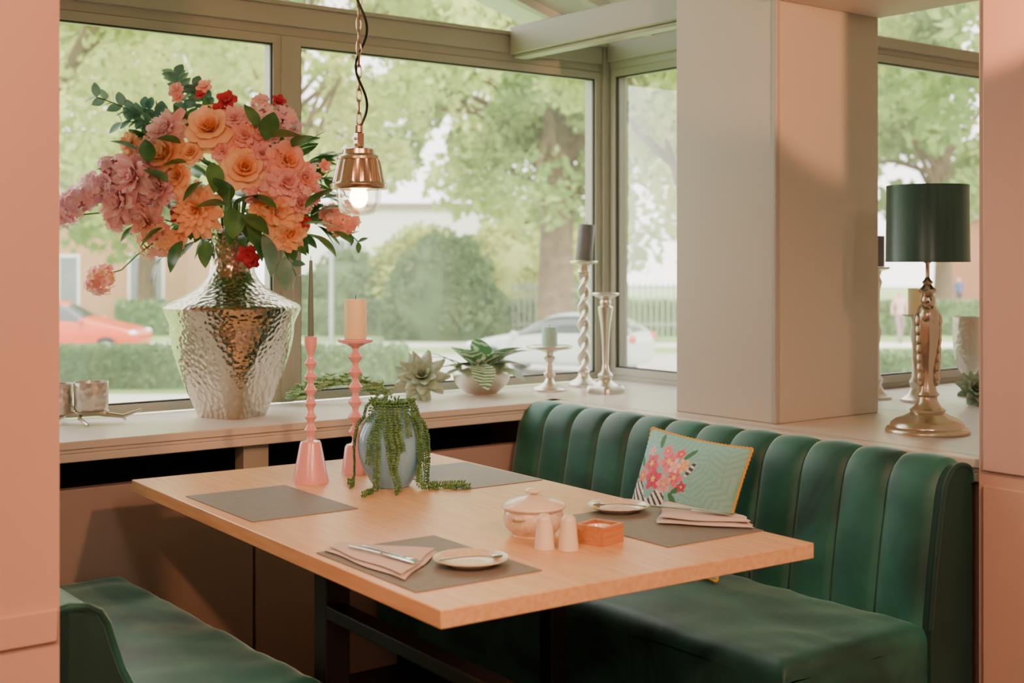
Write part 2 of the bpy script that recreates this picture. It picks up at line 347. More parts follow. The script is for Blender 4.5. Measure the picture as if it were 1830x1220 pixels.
# ------------------------------------------------------------ pillow (embroidered)
def pillow():
    me_n=190; k=MB()
    H=.195
    def P(p,q,side):
        t=.065*max(0,(1-abs(p)**2.6))**.55*max(0,(1-abs(q)**2.6))**.55
        x=H*p*(1-.05*(1-q*q)**1); y=H*.97*q*(1-.05*(1-p*p))
        t+= .002*noise.noise(Vector((p*5,q*5,side)))*(1-p*p)*(1-q*q)
        return (x,y,side*t)
    k.grid(lambda u,v:P(2*u-1,2*v-1,1),me_n,me_n,0)
    k.grid(lambda u,v:P(1-2*u,2*v-1,-1),40,40,0)
    edge=[]
    for i in range(240):
        s=i/240*4; q=int(s); f=s-q; f=2*f-1
        p,qq=[(f,-1),(1,f),(-f,1),(-1,-f)][q]
        edge.append(P(p,qq,1))
    k.tube([(a,b,0) for a,b,c in edge],[.0030+.0025*(i%2) for i in range(240)],8,1,closed=True)
    m=mat('pillow_fabric',(1,1,1,1),.65,bump=('noise',40,.25,.002))
    nt=m.node_tree; at=nt.nodes.new('ShaderNodeVertexColor'); at.layer_name='Col'; nt.links.new(at.outputs[0],nt.nodes['Principled BSDF'].inputs['Base Color'])
    m_y=mat('yellow_piping',C(222,172,60),.6)
    o=k.build('throw_pillow',[m,m_y],smooth=80)
    me=o.data; ca=me.color_attributes.new('Col','FLOAT_COLOR','POINT')
    fl=[(-.42,.16,.15,(225,90,120)),(-.12,.26,.17,(235,130,150)),(-.30,-.08,.16,(215,60,100)),(.06,.02,.14,(232,110,130)),(-.08,-.12,.13,(240,160,165)),(-.55,-.06,.11,(235,140,120)),(.14,.24,.10,(245,190,140)),(-.22,.42,.09,(235,120,150)),(.02,.42,.08,(230,90,120)),(-.5,.36,.07,(240,180,190)),(.22,-.1,.08,(200,50,90)),(.0,.2,.1,(250,200,200))]
    fl=[(-.26+(a+.15)*1.2,.38+(b-.1)*1.0,r*1.25,c) for a,b,r,c in fl]
    def ell(p,q,cx,cy,rx,ry,a):
        dx,dy=p-cx,q-cy; X=dx*math.cos(a)+dy*math.sin(a); Y=-dx*math.sin(a)+dy*math.cos(a)
        return (X/rx)**2+(Y/ry)**2<1
    fronds=[(.45,.75,2.2),(.75,.35,2.6),(.35,.2,1.9),(.8,-.2,2.3),(.3,-.4,2.0),(-.1,.85,2.9),(-.75,.85,1.2),(-.9,.3,1.0),(-.2,-.7,1.5),(-.8,-.7,1.2),(.75,.85,1.7),(.6,-.75,2.1)]
    def colr(p,q):
        base=Vector(C(134,196,192)[:3]); d2=Vector(C(126,190,185)[:3]); lt=Vector(C(137,199,195)[:3])
        col=base
        for (fx,fy,a) in fronds:
            dx,dy=p-fx,q-fy; X=dx*math.cos(a)+dy*math.sin(a); Y=-dx*math.sin(a)+dy*math.cos(a)
            if abs(X)<.42 and abs(Y)<.26*(1-(X/.42)**2)**.5:
                s=math.sin(60*(X-.6*abs(Y)))
                col=d2 if s>.25 else lt
                if abs(Y)<.012: col=d2
        st=False
        if ell(p,q,-.74,-.06,.16,.22,.5) or ell(p,q,-.26,-.18,.18,.24,-.3) or ell(p,q,-.50,-.32,.30,.20,0): st=True
        if st:
            s=math.sin(46*p+9*math.sin(5*q)+14*q)
            col=Vector(C(240,238,230)[:3]) if s>-.15 else Vector(C(54,58,60)[:3])
        if ell(p,q,.24,.48,.045,.14,-.35): 
            col=Vector(C(60,66,66)[:3]) if math.sin(70*q+20*p)>-.3 else Vector(C(230,228,220)[:3])
        for (cx,cy,ex,ey,a) in [(.14,.14,.16,.05,.6),(-.86,.45,.13,.045,2.4),(.12,.72,.13,.045,.9),(-.56,.84,.13,.045,2),(.08,-.05,.14,.05,-.7),(-.88,.2,.12,.045,.2)]:
            if ell(p,q,cx,cy,ex,ey,a): col=Vector(C(60,120,80)[:3])
        for (cx,cy,r,c) in fl:
            dx,dy=p-cx,q-cy; d=math.hypot(dx,dy); a=math.atan2(dy,dx)
            rr=r*(.82+.18*math.cos(5*a+cx*20))
            if d<rr:
                sh=.75+.35*(d/rr) if math.cos(5*a+cx*20)>-.85 else .6
                col=Vector(C(*c)[:3])*sh
                if d<rr*.28: col=Vector(C(245,205,110)[:3])
        return col
    n1=(me_n+1)**2
    dat=[]
    for i in range(len(me.vertices)):
        if i<n1:
            p=2*(i%(me_n+1))/me_n-1; q=2*(i//(me_n+1))/me_n-1
            c=colr(p,q)
        else: c=Vector(C(130,188,180)[:3])
        dat+= [c[0],c[1],c[2],1]
    ca.data.foreach_set('color',dat)
    t=math.radians(20)
    up=Vector((math.sin(t),0,math.cos(t))); rt=Vector((0.06,-1,0)).normalized(); nz=rt.cross(up).normalized()
    rt=up.cross(nz)
    a=math.radians(-2); r2=rt*math.cos(a)+up*math.sin(a); u2=nz.cross(r2)
    M=Matrix((r2,u2,nz)).transposed().to_4x4(); M.translation=Vector((2.660,2.675,.664)); o.matrix_world=M
pillow()
# ------------------------------------------------------------ silver vase
m_ham=mat('hammered_silver',C(188,178,162),.2,1,bump=('vor',62,.5,.006))
m_silver=mat('antique_silver',C(206,200,188),.3,1,bump=('noise',60,.15,.003))
k=MB()
pr=[(.086,0),(.088,.008),(.122,.10),(.158,.2),(.197,.295),(.218,.342),(.222,.356)]
pr=samp(pr,4)+samp([(.221,.359),(.205,.370),(.165,.390),(.125,.412),(.095,.436),(.078,.462),(.072,.49),(.072,.55),(.077,.595),(.084,.612)],4)[1:]+[(.080,.614),(.074,.59),(.068,.5)]
def sq(t,z):
    b=max(0,1-z/.30)
    c,s=abs(math.cos(t-.45)),abs(math.sin(t-.45)); n=2+5*b
    return (1/((c**n+s**n)**(1/n)))
k.lathe(pr,96,0,fn=sq)
vase=k.build('hammered_metal_vase',m_ham,loc=(1.84,3.93,.85),smooth=40)
# ------------------------------------------------------------ flowers
def petal(k,M,phi,r0,L,W,a0,a1,cup,mi,ruf=0,nu=4,nv=5,tip=.78):
    d=Vector((math.cos(phi),math.sin(phi),0)); t=Vector((-math.sin(phi),math.cos(phi),0)); sd=random.random()*6
    rows=[];r=r0;z=0
    for j in range(nv+1):
        v=j/nv; ang=a0+(a1-a0)*v
        if j: r+=L/nv*math.sin(ang); z+=L/nv*math.cos(ang)
        w=W*max(math.sin(pi*(.1+tip*v)),.05)**.6
        for i in range(nu+1):
            u=2*i/nu-1
            rr=r-cup*w*u*u; zz=z-.12*L*u*u*v+ruf*L*math.sin(5*u+sd)*v
            rows.append(d*rr+t*(u*w)+Vector((0,0,zz)))
    fs=[(j*(nu+1)+i,j*(nu+1)+i+1,(j+1)*(nu+1)+i+1,(j+1)*(nu+1)+i) for j in range(nv) for i in range(nu)]
    k.add(rows,fs,mi,M)
D=math.radians
def rose(k,loc,d,R,mi,mi2=None):
    M=aim(loc,d,random.random()*6)
    mi2=mi if mi2 is None else mi2
    for (n,a0,a1,L,W,r0,cup,mm) in [(3,-6,8,.62,.26,.03,.5,mi2),(4,2,22,.72,.34,.07,.5,mi2),(5,14,38,.82,.42,.10,.4,mi2),(5,30,62,.92,.50,.14,.3,mi),(6,48,92,1.0,.55,.16,.2,mi),(6,70,120,1.0,.55,.18,.12,mi)]:
        ph=random.random()*6
        for i in range(n): petal(k,M,ph+2*pi*i/n+random.uniform(-.1,.1),r0*R,L*R*random.uniform(.93,1.05),W*R,D(a0),D(a1+random.uniform(-8,8)),cup,mm,.03)
def peony(k,loc,d,R,mi,mi2=None):
    M=aim(loc,d,random.random()*6); mi2=mi if mi2 is None else mi2
    for (n,a0,a1,L,W) in [(6,0,20,.6,.22),(8,10,40,.75,.24),(9,25,60,.85,.28),(9,45,85,.95,.32),(9,65,105,1.0,.34),(7,85,130,.95,.36)]:
        ph=random.random()*6
        for i in range(n): petal(k,M,ph+2*pi*i/n+random.uniform(-.25,.25),.06*R,L*R*random.uniform(.8,1.15),W*R,D(a0+random.uniform(-12,12)),D(a1+random.uniform(-15,15)),.15,random.choice((mi,mi,mi2)),.09,tip=.82)
def dahlia(k,loc,d,R,mi,mi2=None):
    M=aim(loc,d,random.random()*6); mi2=mi if mi2 is None else mi2
    for (n,a0,a1,L,W) in [(7,5,10,.45,.13),(9,15,30,.6,.15),(11,35,50,.8,.19),(12,55,72,.95,.22),(12,72,95,1.0,.23),(10,90,118,.95,.23)]:
        ph=random.random()*6
        for i in range(n): petal(k,M,ph+2*pi*i/n+random.uniform(-.12,.12),.04*R,L*R*random.uniform(.9,1.1),W*R,D(a0),D(a1+random.uniform(-10,10)),.5,mi if a0>30 else mi2,.02,nu=3,tip=.84)
def cluster(k,loc,d,R,mi,mi2,n=38,sc=.26):
    loc=Vector(loc)
    for i in range(n):
        v=Vector((random.gauss(0,1),random.gauss(0,1),random.gauss(0,1))).normalized()
        p=loc+v*R*random.uniform(.6,1.0)
        M=aim(p,v+Vector(d)*.5,random.random()*6)
        mm=random.choice((mi,mi,mi2))
        for q in range(5): petal(k,M,q*2*pi/5,0,R*sc,R*sc*.42,D(50),D(85),.1,mm,.05,nu=2,nv=2,tip=.8)
def blossom(k,loc,d,R,mi):
    for j in range(2):
        M=aim(Vector(loc)+Vector(d)*R*.2*j,d,random.random()*6)
        for q in range(5): petal(k,M,q*2*pi/5+j,0,R*(1-.3*j),R*.42,D(40-20*j),D(90-30*j),.2,mi,.1,nu=3,nv=3)
def leaf(k,loc,d,L,W,mi,bend=.25,n=None,roll=0,fold=.15):
    d=Vector(d).normalized(); up=Vector((0,0,1)) if abs(d.z)<.95 else Vector((1,0,0))
    side=d.cross(up).normalized(); nn=side.cross(d).normalized()
    R=Matrix.Rotation(roll,3,d); side=R@side; nn=R@nn
    loc=Vector(loc); vs=[];nv=7
    for j in range(nv+1):
        v=j/nv; c=loc+d*(L*v)-nn*(bend*L*v*v); w=W*math.sin(pi*min(v*.97+.015,1))**.75*(1-.25*v)
        for u in (-1,-.5,0,.5,1): vs.append(c+side*w*u+nn*(fold*w*abs(u)))
    fs=[(j*5+i,j*5+i+1,(j+1)*5+i+1,(j+1)*5+i) for j in range(nv) for i in range(4)]
    k.add(vs,fs,mi)
def pm(name,c,c2,tr=.3): return mat(name,C(*c),.6,var=(22,C(*c2)),trans=tr)
fm=[pm('petal_peach',(252,198,156),(248,180,138)),      #0
    pm('petal_light_peach',(254,216,180),(252,198,152)),#1
    pm('petal_pink',(248,180,188),(252,208,210)),       #2
    pm('petal_pale_pink',(252,214,214),(246,188,196)),  #3
    pm('petal_coral',(248,170,160),(252,194,184)),      #4
    pm('petal_mauve',(230,176,202),(242,206,218)),      #5
    pm('petal_crimson',(190,46,76),(162,34,60),.1),     #6
    mat('leaf_deep_green',C(48,98,54),.35,var=(14,C(90,138,80)),trans=.15), #7
    mat('leaf_eucalyptus',C(86,128,112),.5,var=(10,C(130,164,150)),trans=.15), #8
    mat('stem_green',C(70,110,50),.5)]                  #9
vx,vy=1.84,3.93
RT=Vector((.7955,-.606,0)); FW=Vector((-.606,-.7955,0)) # bouquet width axis (diagonal) and front axis
def bp(a,z,b=None):
    if b is None:
        q=1-(a/.55)**2-((z-1.62)/.40)**2
        b=.20*math.sqrt(max(q,.0))+.03
    b=max(b,(-.606*a-.13)/.7955+.02)
    return Vector((vx,vy,z))+RT*a+FW*b
ctr=Vector((vx,vy,1.56))
k=MB()
def nd(p,f=.6): 
    d=(p-ctr); d.z*=.8; return (d.normalized()+FW*f).normalized()
for (a,z,R,t,mi,m2) in [(-.02,1.77,.072,'r',1,0),(-.077,1.695,.036,'r',1,1),(-.16,1.69,.062,'r',0,1),(.088,1.645,.07,'r',1,0),(.085,1.745,.056,'p',4,2),(.215,1.668,.058,'r',4,0),
    (-.25,1.62,.095,'p',2,3),(-.155,1.765,.07,'p',3,2),(-.30,1.545,.08,'p',2,3),(.21,1.60,.08,'p',3,2),(-.17,1.585,.058,'p',3,2),(.05,1.80,.052,'p',2,3),
    (-.062,1.516,.09,'d',0,1),(.185,1.51,.082,'p',1,0),(.22,1.445,.065,'p',1,0),(-.275,1.72,.042,'p',1,0),(-.22,1.695,.05,'p',2,3),(.14,1.69,.05,'p',2,3),(.25,1.54,.05,'p',3,2),
    (-.33,1.59,.06,'p',3,2),(.02,1.70,.04,'p',4,2),(-.22,1.48,.06,'p',4,2),(.13,1.57,.045,'p',2,3),(-.20,1.64,.045,'p',2,2),(.15,1.76,.05,'p',2,3),(.27,1.62,.05,'p',4,3),(-.12,1.62,.04,'r',0,1)]:
    p=bp(a,z); d=nd(p)
    {'r':rose,'p':peony,'d':dahlia}[t](k,p,d,R,mi,m2)
for (a,z,R,mi,m2) in [(-.395,1.59,.055,5,3),(-.475,1.515,.058,5,3),(-.45,1.545,.045,3,5),(-.42,1.56,.04,5,3),(-.50,1.49,.035,3,5),(-.35,1.66,.03,5,3),(.165,1.80,.06,3,5),(.385,1.49,.055,4,1),(.345,1.50,.035,4,3),(-.385,1.30,.05,4,1),(-.40,1.28,.03,3,4),(-.20,1.425,.065,4,1),(-.15,1.42,.045,0,1),(.215,1.79,.045,5,3),(-.33,1.58,.045,5,3),(.13,1.85,.03,3,5),(-.33,1.48,.03,3,2),(.19,1.68,.04,4,3),(.29,1.57,.035,3,2),(-.24,1.56,.04,3,4)]:
    p=bp(a,z); cluster(k,p,nd(p),R,mi,m2,n=int(50*R/.05),sc=.30*.05/R+.04)
for (a,z,R,mi) in [(.024,1.86,.038,6),(.0,1.83,.03,6),(-.335,1.636,.032,6),(-.31,1.66,.025,6),(-.123,1.50,.028,6),(.088,1.378,.04,6),(.10,1.36,.03,6),(.184,1.86,.026,6),(.20,1.83,.022,6),(-.05,1.905,.03,4),(-.14,1.895,.03,4),(-.13,1.87,.025,4),(.27,1.48,.022,6),(.33,1.655,.025,4),(-.06,1.88,.02,6)]:
    p=bp(a,z); blossom(k,p,nd(p,.9),R,mi)
# inner foliage
for i in range(320):
    a=random.uniform(-.32,.32); z=random.uniform(1.42,1.80)
    if (a/.34)**2+((z-1.6)/.22)**2>1: continue
    b=random.uniform(-.08,.17); p=bp(a,z,b)
    leaf(k,p,(p-ctr).normalized()+Vector((random.uniform(-.5,.5),random.uniform(-.5,.3),random.uniform(-.3,.3))),random.uniform(.06,.10),random.uniform(.016,.028),7,roll=random.uniform(-.6,.6))
for (a,z,da,dz,L,W,mi) in [(.05,1.54,-.3,1,.09,.036,7),(.07,1.53,.8,.6,.09,.036,7),(.04,1.53,-1,.2,.09,.034,7),(.06,1.52,.2,-1,.09,.036,7),(.09,1.50,1,-.4,.10,.034,7),(.10,1.48,.8,-1,.13,.032,7),(.15,1.44,.5,-1,.13,.032,8),(.16,1.73,.3,1,.10,.03,7),(.18,1.74,1,.3,.10,.03,7),(.21,1.37,.0,-1,.10,.028,8),
    (.27,1.47,1,.2,.14,.03,7),(.30,1.44,1,-.5,.10,.028,7),(.34,1.56,.6,.6,.09,.026,7),(.28,1.52,.8,.9,.12,.03,7),(-.17,1.37,-.4,-.7,.09,.028,7),(-.1,1.42,-.6,-1,.10,.03,7),(-.14,1.60,-.6,.6,.08,.028,7),(-.02,1.42,-.2,-1,.08,.026,7),(.0,1.66,.3,-1,.09,.03,7),(-.08,1.66,-1,.1,.07,.028,7),(-.1,1.72,-1,.5,.07,.026,7),(-.24,1.70,-.7,.5,.08,.024,8),(-.20,1.66,0,1,.08,.024,7),(.13,1.77,-.2,1,.08,.026,7),(.36,1.45,1,-.3,.07,.02,7),(.24,1.71,.7,.6,.08,.03,7),(.05,1.60,-.2,-1,.08,.028,7),(-.03,1.60,-.8,-.5,.08,.028,7),(.12,1.56,.9,-.2,.09,.028,7),(-.16,1.46,-.9,-.5,.09,.028,7),(.30,1.50,1,.6,.10,.03,7)]:
    p=bp(a,z)+FW*.05; leaf(k,p,RT*da+Vector((0,0,dz))+FW*.35,L,W*1.2,mi,roll=random.uniform(-.4,.4),bend=.3)
def sprig(a0,z0,a1,z1,n,s=.02,mi=8,bow=.03):
    P0=bp(a0,z0,.05); P1=bp(a1,z1,.06); pts=[]
    for i in range(9):
        t=i/8; p=P0.lerp(P1,t)+Vector((0,0,bow*math.sin(pi*t))); pts.append(p)
    k.tube(pts,.0022,5,9)
    for i in range(n):
        t=.25+.75*i/(n-1); p=P0.lerp(P1,t)+Vector((0,0,bow*math.sin(pi*t))); ax=(P1-P0).normalized()
        for sgn in (-1,1):
            dd=ax*.7+ax.cross(FW)*sgn+FW*random.uniform(-.2,.8)
            leaf(k,p,dd,s*1.9*random.uniform(.8,1.1),s*(1.05-.35*t),mi,bend=.1,roll=random.uniform(-.9,.9))
sprig(-.12,1.75,-.17,1.96,8,.026); sprig(-.18,1.72,-.395,1.875,8,.025); sprig(-.14,1.74,-.33,1.80,7,.026); sprig(-.05,1.76,-.11,1.92,6,.026); sprig(-.16,1.74,-.27,1.85,6,.027)
sprig(.10,1.48,.22,1.31,6,.024); sprig(.2,1.55,.42,1.42,8,.019,7); sprig(.2,1.6,.36,1.60,6,.022,7); sprig(.2,1.5,.38,1.46,6,.022,7)
def stem(p,q,r=.003,bow=.05):
    k.tube([Vector(p).lerp(Vector(q),i/8)+Vector((0,0,bow*math.sin(pi*i/8))) for i in range(9)],r,5,9)
base=Vector((vx,vy,1.38))
for (a,z) in [(-.45,1.5),(-.38,1.58),(.38,1.48),(-.2,1.42),(.2,1.44),(-.25,1.6),(.2,1.8),(0,1.8),(.09,1.4)]: stem(base,bp(a,z),.003,.06)
k.tube([bp(-.10,1.46),bp(-.2,1.42),bp(-.27,1.375),bp(-.33,1.33),bp(-.385,1.31)],.0025,5,9)
for i in range(30):
    t=random.random()*6.28; r=random.uniform(.0,.05)
    k.tube([(vx+r*math.cos(t),vy+r*math.sin(t),1.30),(vx+2.2*r*math.cos(t),vy+1.6*r*math.sin(t)-.02,1.56)],.003,5,9)
k.build('flower_bouquet',fm,smooth=70)
# ------------------------------------------------------------ candle holders on table
m_pink=mat('pink_lacquer',C(230,166,166),.25,coat=.4)
m_cream=mat('cream_wax',C(246,228,184),.5,trans=.15); m_sage=mat('sage_wax',C(92,122,112),.45); m_mint=mat('mint_wax',C(140,180,166),.5); m_dgrey=mat('grey_wax',C(92,94,98),.5)
m_wick=mat('wick',C(40,34,30),.9)
def ringstem(z0,z1,zs,rn,rr,h=.012):
    pr=[(rn,z0)]
    for z in zs: pr+=[(rn,z-h),(rr*.8,z-h*.35),(rr,z),(rr*.8,z+h*.35),(rn,z+h)]
    pr.append((rn,z1)); return pr
k=MB()
pr=[(.001,0),(.049,0),(.049,.006),(.0475,.012),(.029,.105),(.026,.112),(.010,.116),(.009,.120)]
pr+=ringstem(.122,.345,[.142,.178,.214,.250,.286,.322],.0085,.0175,.014)+[(.010,.352),(.016,.366),(.0175,.380),(.0175,.394),(.010,.396),(.009,.38)]
k.lathe(pr,32,0); k.tube([(0,0,.385),(0,0,.5),(0.001,0,.60)],[.0088,.0078,.0045],12,1); k.tube([(0,0,.60),(.001,0,.612)],.001,5,2)
k.build('candlestick_with_taper_candle',[m_pink,m_sage,m_wick],loc=(1.683,3.107,.7602))
k=MB()
pr=[(.001,0),(.039,0),(.039,.006),(.038,.01),(.030,.075),(.026,.082),(.012,.086),(.0095,.092)]
pr+=ringstem(.095,.352,[.118,.160,.202,.244,.286,.328],.009,.021,.017)+[(.012,.356),(.03,.364),(.048,.370),(.050,.376),(.048,.379),(.001,.379)]
k.lathe(pr,32,0); k.lathe([(.001,.3795),(.0305,.3795),(.0315,.384),(.0315,.486),(.029,.491),(.012,.489),(.001,.488)],28,1); k.tube([(0,0,.487),(.001,0,.502)],.0012,5,2)
k.build('candlestick_with_pillar_candle',[m_pink,m_cream,m_wick],loc=(1.854,3.161,.7602))
# ------------------------------------------------------------ blue vase w/ string plant
m_blue=mat('pale_blue_glass',C(150,206,236),.12,coat=.5,trans=.3)
m_bead=mat('string_plant_green',C(50,104,54),.4,var=(60,C(92,142,80)))
e=empty('glass_vase_with_string_plant',(1.829,2.93,.7602))
k=MB(); prv=samp([(.001,0),(.042,0),(.05,.006),(.068,.035),(.084,.075),(.089,.108),(.084,.145),(.068,.178),(.05,.196),(.046,.206),(.05,.214),(.046,.214),(.042,.204)],4)
k.lathe(prv,48,0); k.build('vase',m_blue,parent=e,smooth=60)
def vr(z):
    best=.05
    for i in range(len(prv)-6):
        if prv[i][1]<=z<=prv[i+1][1] and prv[i+1][0]>.02: best=prv[i][0]
    return best
k=MB(); k.sphere((0,0,.204),(.043,.043,.010),1)
rr=random.Random(11)
def strand(az,zend,outl=0,outdir=None,off=.006,out0=.03):
    d=Vector((math.cos(az),math.sin(az),0)); pts=[Vector((0,0,.212))+d*.01,d*.03+Vector((0,0,.226)),d*.052+Vector((0,0,.226)),d*.066+Vector((0,0,.212))]
    z=.197; az2=az
    while z>max(zend,.012):
        az2+=rr.uniform(-.05,.05); d2=Vector((math.cos(az2),math.sin(az2),0))
        r=max(vr(z)+off,.070 if z>.15 else 0,(.091+off) if z<.112 else 0); pts.append(d2*r+Vector((0,0,z))); z-=.012
    if outl:
        p=pts[-1].copy(); p.z=.008; od=(Vector(outdir) if outdir else d); n=int(outl/.012)
        for i in range(n):
            p=p+od.normalized()*.012+Vector((rr.uniform(-.004,.004),rr.uniform(-.004,.004),0)); p.z=.007; pts.append(p.copy())
    k.tube(pts,.0012,4,0)
    for i in range(len(pts)-1):
        for s in range(2):
            c=pts[i].lerp(pts[i+1],s/2+.1*rr.random())
            t=(pts[i+1]-pts[i]).normalized(); side=t.cross(d); side=side.normalized() if side.length>.1 else Vector((1,0,0))
            for sg in (-1,1):
                q=c+side*sg*.0058+d*.002+Vector((0,0,.001)); q.z=max(q.z,.0050)
                M=aim(q,(side*sg+t*.3+d*rr.uniform(-.2,.5))); k.sphere((0,0,0),(.0020,.0030,.0054),1,M,6,4)
camaz=math.atan2(-.7955,-.606)
for (da,zend,ol,od) in [(-1.62,.02,.03,None),(-1.45,.0,.05,FW-RT*.4),(-1.75,.08,0,None),(-1.25,.17,0,None),(-.42,.06,.0,None),(-.22,.0,.09,FW-RT*.35),(-.08,.0,.06,FW),(.18,.03,0,None),(.30,.09,0,None),(.62,.13,0,None),(.95,.0,.02,None),(1.05,.0,.07,RT),(1.15,.0,.13,RT*.9+FW*.15),(1.3,.05,0,None),(1.55,.08,0,None),(2.3,.12,0,None),(-2.5,.1,0,None),(-.75,.165,0,None),(1.4,.0,.10,RT-FW*.1)]:
    strand(camaz+da,zend,ol,od,rr.uniform(.004,.010))
for i in range(110):
    t=rr.random()*6.28; r=.062*math.sqrt(rr.random()); k.sphere((0,0,0),(.0026,.0036,.006),1,aim((r*math.cos(t),r*math.sin(t),.216+.016*rr.random()),(math.cos(t),math.sin(t),.8)),6,4)
k.build('trailing_strings',[mat('string_stem',C(90,120,60),.5),m_bead],parent=e,smooth=60)
# ------------------------------------------------------------ ceramics
m_cer=mat('speckled_cream_ceramic',C(226,216,198),.25,var=(120,C(208,194,172)),coat=.3)
m_cer2=mat('cream_ceramic',C(230,220,204),.3,coat=.3)
e=empty('lidded_ceramic_pot',(1.752,2.222,.76),.4)
k=MB(); k.lathe(samp([(.001,0),(.044,0),(.047,.004),(.060,.018),(.066,.034),(.064,.050),(.062,.054),(.066,.057),(.066,.060)],3),40)
for s in (-1,1): k.tube([(s*.060,-.014,.045),(s*.074,-.010,.048),(s*.077,0,.049),(s*.074,.010,.048),(s*.060,.014,.045)],.005,8)
k.build('bowl',m_cer,parent=e)
k=MB(); k.lathe(samp([(.070,.0605),(.071,.064),(.066,.069),(.045,.079),(.02,.085),(.010,.087),(.009,.090),(.019,.094),(.020,.098),(.012,.102),(.001,.103)],3),40); k.build('lid',m_cer2,parent=e)
for p in ((1.685,2.100),(1.718,2.062)):
    k=MB(); k.lathe(samp([(.001,0),(.020,0),(.021,.003),(.0205,.012),(.0165,.055),(.0145,.066),(.008,.072),(.001,.073)],3),24)
    for i in range(3): k.sphere((.004*math.cos(i*2.1),.004*math.sin(i*2.1),.0725),.0009,1,seg=6,rings=4)
    k.build('ceramic_shaker',[m_cer2,m_black],loc=(p[0],p[1],.76))
m_wood2=mat('warm_wood',C(204,144,96),.4,var=(8,C(190,124,80)),stretch=(1,14,14))
k=MB(); w=.038
k.box((-w,-w,0),(w,w,.008)); k.box((-w,-w,.008),(w,-w+.008,.040)); k.box((-w,w-.008,.008),(w,w,.040)); k.box((-w,-w+.008,.008),(-w+.008,w-.008,.04)); k.box((w-.008,-w+.008,.008),(w,w-.008,.04))
k.lathe([(.001,.009),(.018,.009),(.028,.034),(.0265,.034),(.017,.013),(.001,.012)],28,1,cap=False)
k.build('wooden_condiment_box',[m_wood2,m_cer2],loc=(1.818,2.080,.76),rz=D(15),bevel=.002)
m_cut=mat('stainless_steel',C(210,208,204),.16,1)
def spoon(k,M,L=.13,mi=0):
    k.sphere((0,0,0),(.019,.012,.0035),mi,M@T(L*.42,0,.004)); k.tube([(L*.30,0,.005),(L*.1,0,.008),(-L*.2,0,.009),(-L*.55,0,.007)],[.0028,.0025,.003,.0045],8,mi,M,flat=.4)
def plate(name,x,y,z,sr,flip=1):
    k=MB(); k.lathe(samp([(.001,0),(.040,0),(.043,.001),(.058,.007),(.073,.013),(.0745,.0145),(.073,.016),(.057,.010),(.042,.0045),(.001,.004)],3),48)
    spoon(k,T(.005,0,.0075)@Rz(sr),.13,1)
    k.build(name,[m_cer,m_cut],loc=(x,y,z),rz=0)
plate('side_plate_with_spoon',1.475,2.070,.7622,D(-15)); plate('side_plate_with_spoon',2.072,2.302,.7622,D(120))
m_nap=mat('linen_napkin',C(210,202,198),.85,bump=('noise',200,.25,.001))
def napkin(corners,h,layers=2,wob=.003):
    cx=sum(c[0] for c in corners)/4; cy=sum(c[1] for c in corners)/4
    k=MB(); th=h/layers
    for l in range(layers):
        s=1-.05*l
        A=[((c[0]-cx)*s+.004*l,(c[1]-cy)*s+.005*l) for c in corners]
        def f(u,v,zz,l=l,A=A):
            x=(A[0][0]*(1-u)+A[1][0]*u)*(1-v)+(A[3][0]*(1-u)+A[2][0]*u)*v
            y=(A[0][1]*(1-u)+A[1][1]*u)*(1-v)+(A[3][1]*(1-u)+A[2][1]*u)*v
            x+=.004*math.sin(9*v+l)*(abs(2*u-1)**3); y+=.004*math.sin(8*u+2*l)*(abs(2*v-1)**3)
            e=min(u,1-u,v,1-v); rd=math.sqrt(min(1,e*7))
            m=th*(l+.5)
            wv=wob*math.sin(7*u+5*v+2*l)*(.5 if l else 0)
            top=m+(1 if zz else -1)*th*.48*rd+wv
            return (x,y,max(top,.0003))
        k.grid(lambda u,v:f(u,v,1),24,20); k.grid(lambda u,v:f(1-u,v,0),24,20)
    return k,cx,cy
def cutlery(k,M,mi):
    k.tube([(-.095,0,.001),(-.03,0,.003),(.03,0,.003),(.05,0,.002)],[.005,.003,.0025,.005],8,mi,M,flat=.35)
    k.sphere((0,0,0),(.016,.010,.002),mi,M@T(.062,0,.002))
    for t in (-.0075,-.0025,.0025,.0075): k.tube([(.068,t,.002),(.085,t*1.05,.0015),(.10,t,.004)],.0012,5,mi,M)
    M2=M@T(0,-.022,.0015)@Rz(.10)
    k.tube([(-.10,0,.002),(-.05,0,.003),(0,0,.003)],[.005,.0045,.004],8,mi,M2,flat=.5)
    k.tube([(0,0,.003),(.03,.001,.003),(.08,.001,.002),(.105,-.004,.002)],[.004,.0085,.008,.001],8,mi,M2,flat=.12)
k,cx,cy=napkin([(1.300,2.345),(1.345,2.365),(1.478,2.19),(1.298,2.035)],.013,2,.0015)
cutlery(k,T(1.365-cx,2.19-cy,.0145)@Rz(D(-88)),1)
k.build('folded_napkin_with_cutlery',[m_nap,m_cut],loc=(cx,cy,.7622),smooth=70)
k,cx,cy=napkin([(2.03,2.125),(2.185,2.265),(2.20,2.0),(2.165,1.955)],.02)
cutlery(k,T(2.14-cx,2.11-cy,.0225)@Rz(D(-75)),1)
k.build('folded_napkin_with_cutlery',[m_nap,m_cut],loc=(cx,cy,.7622),smooth=70)
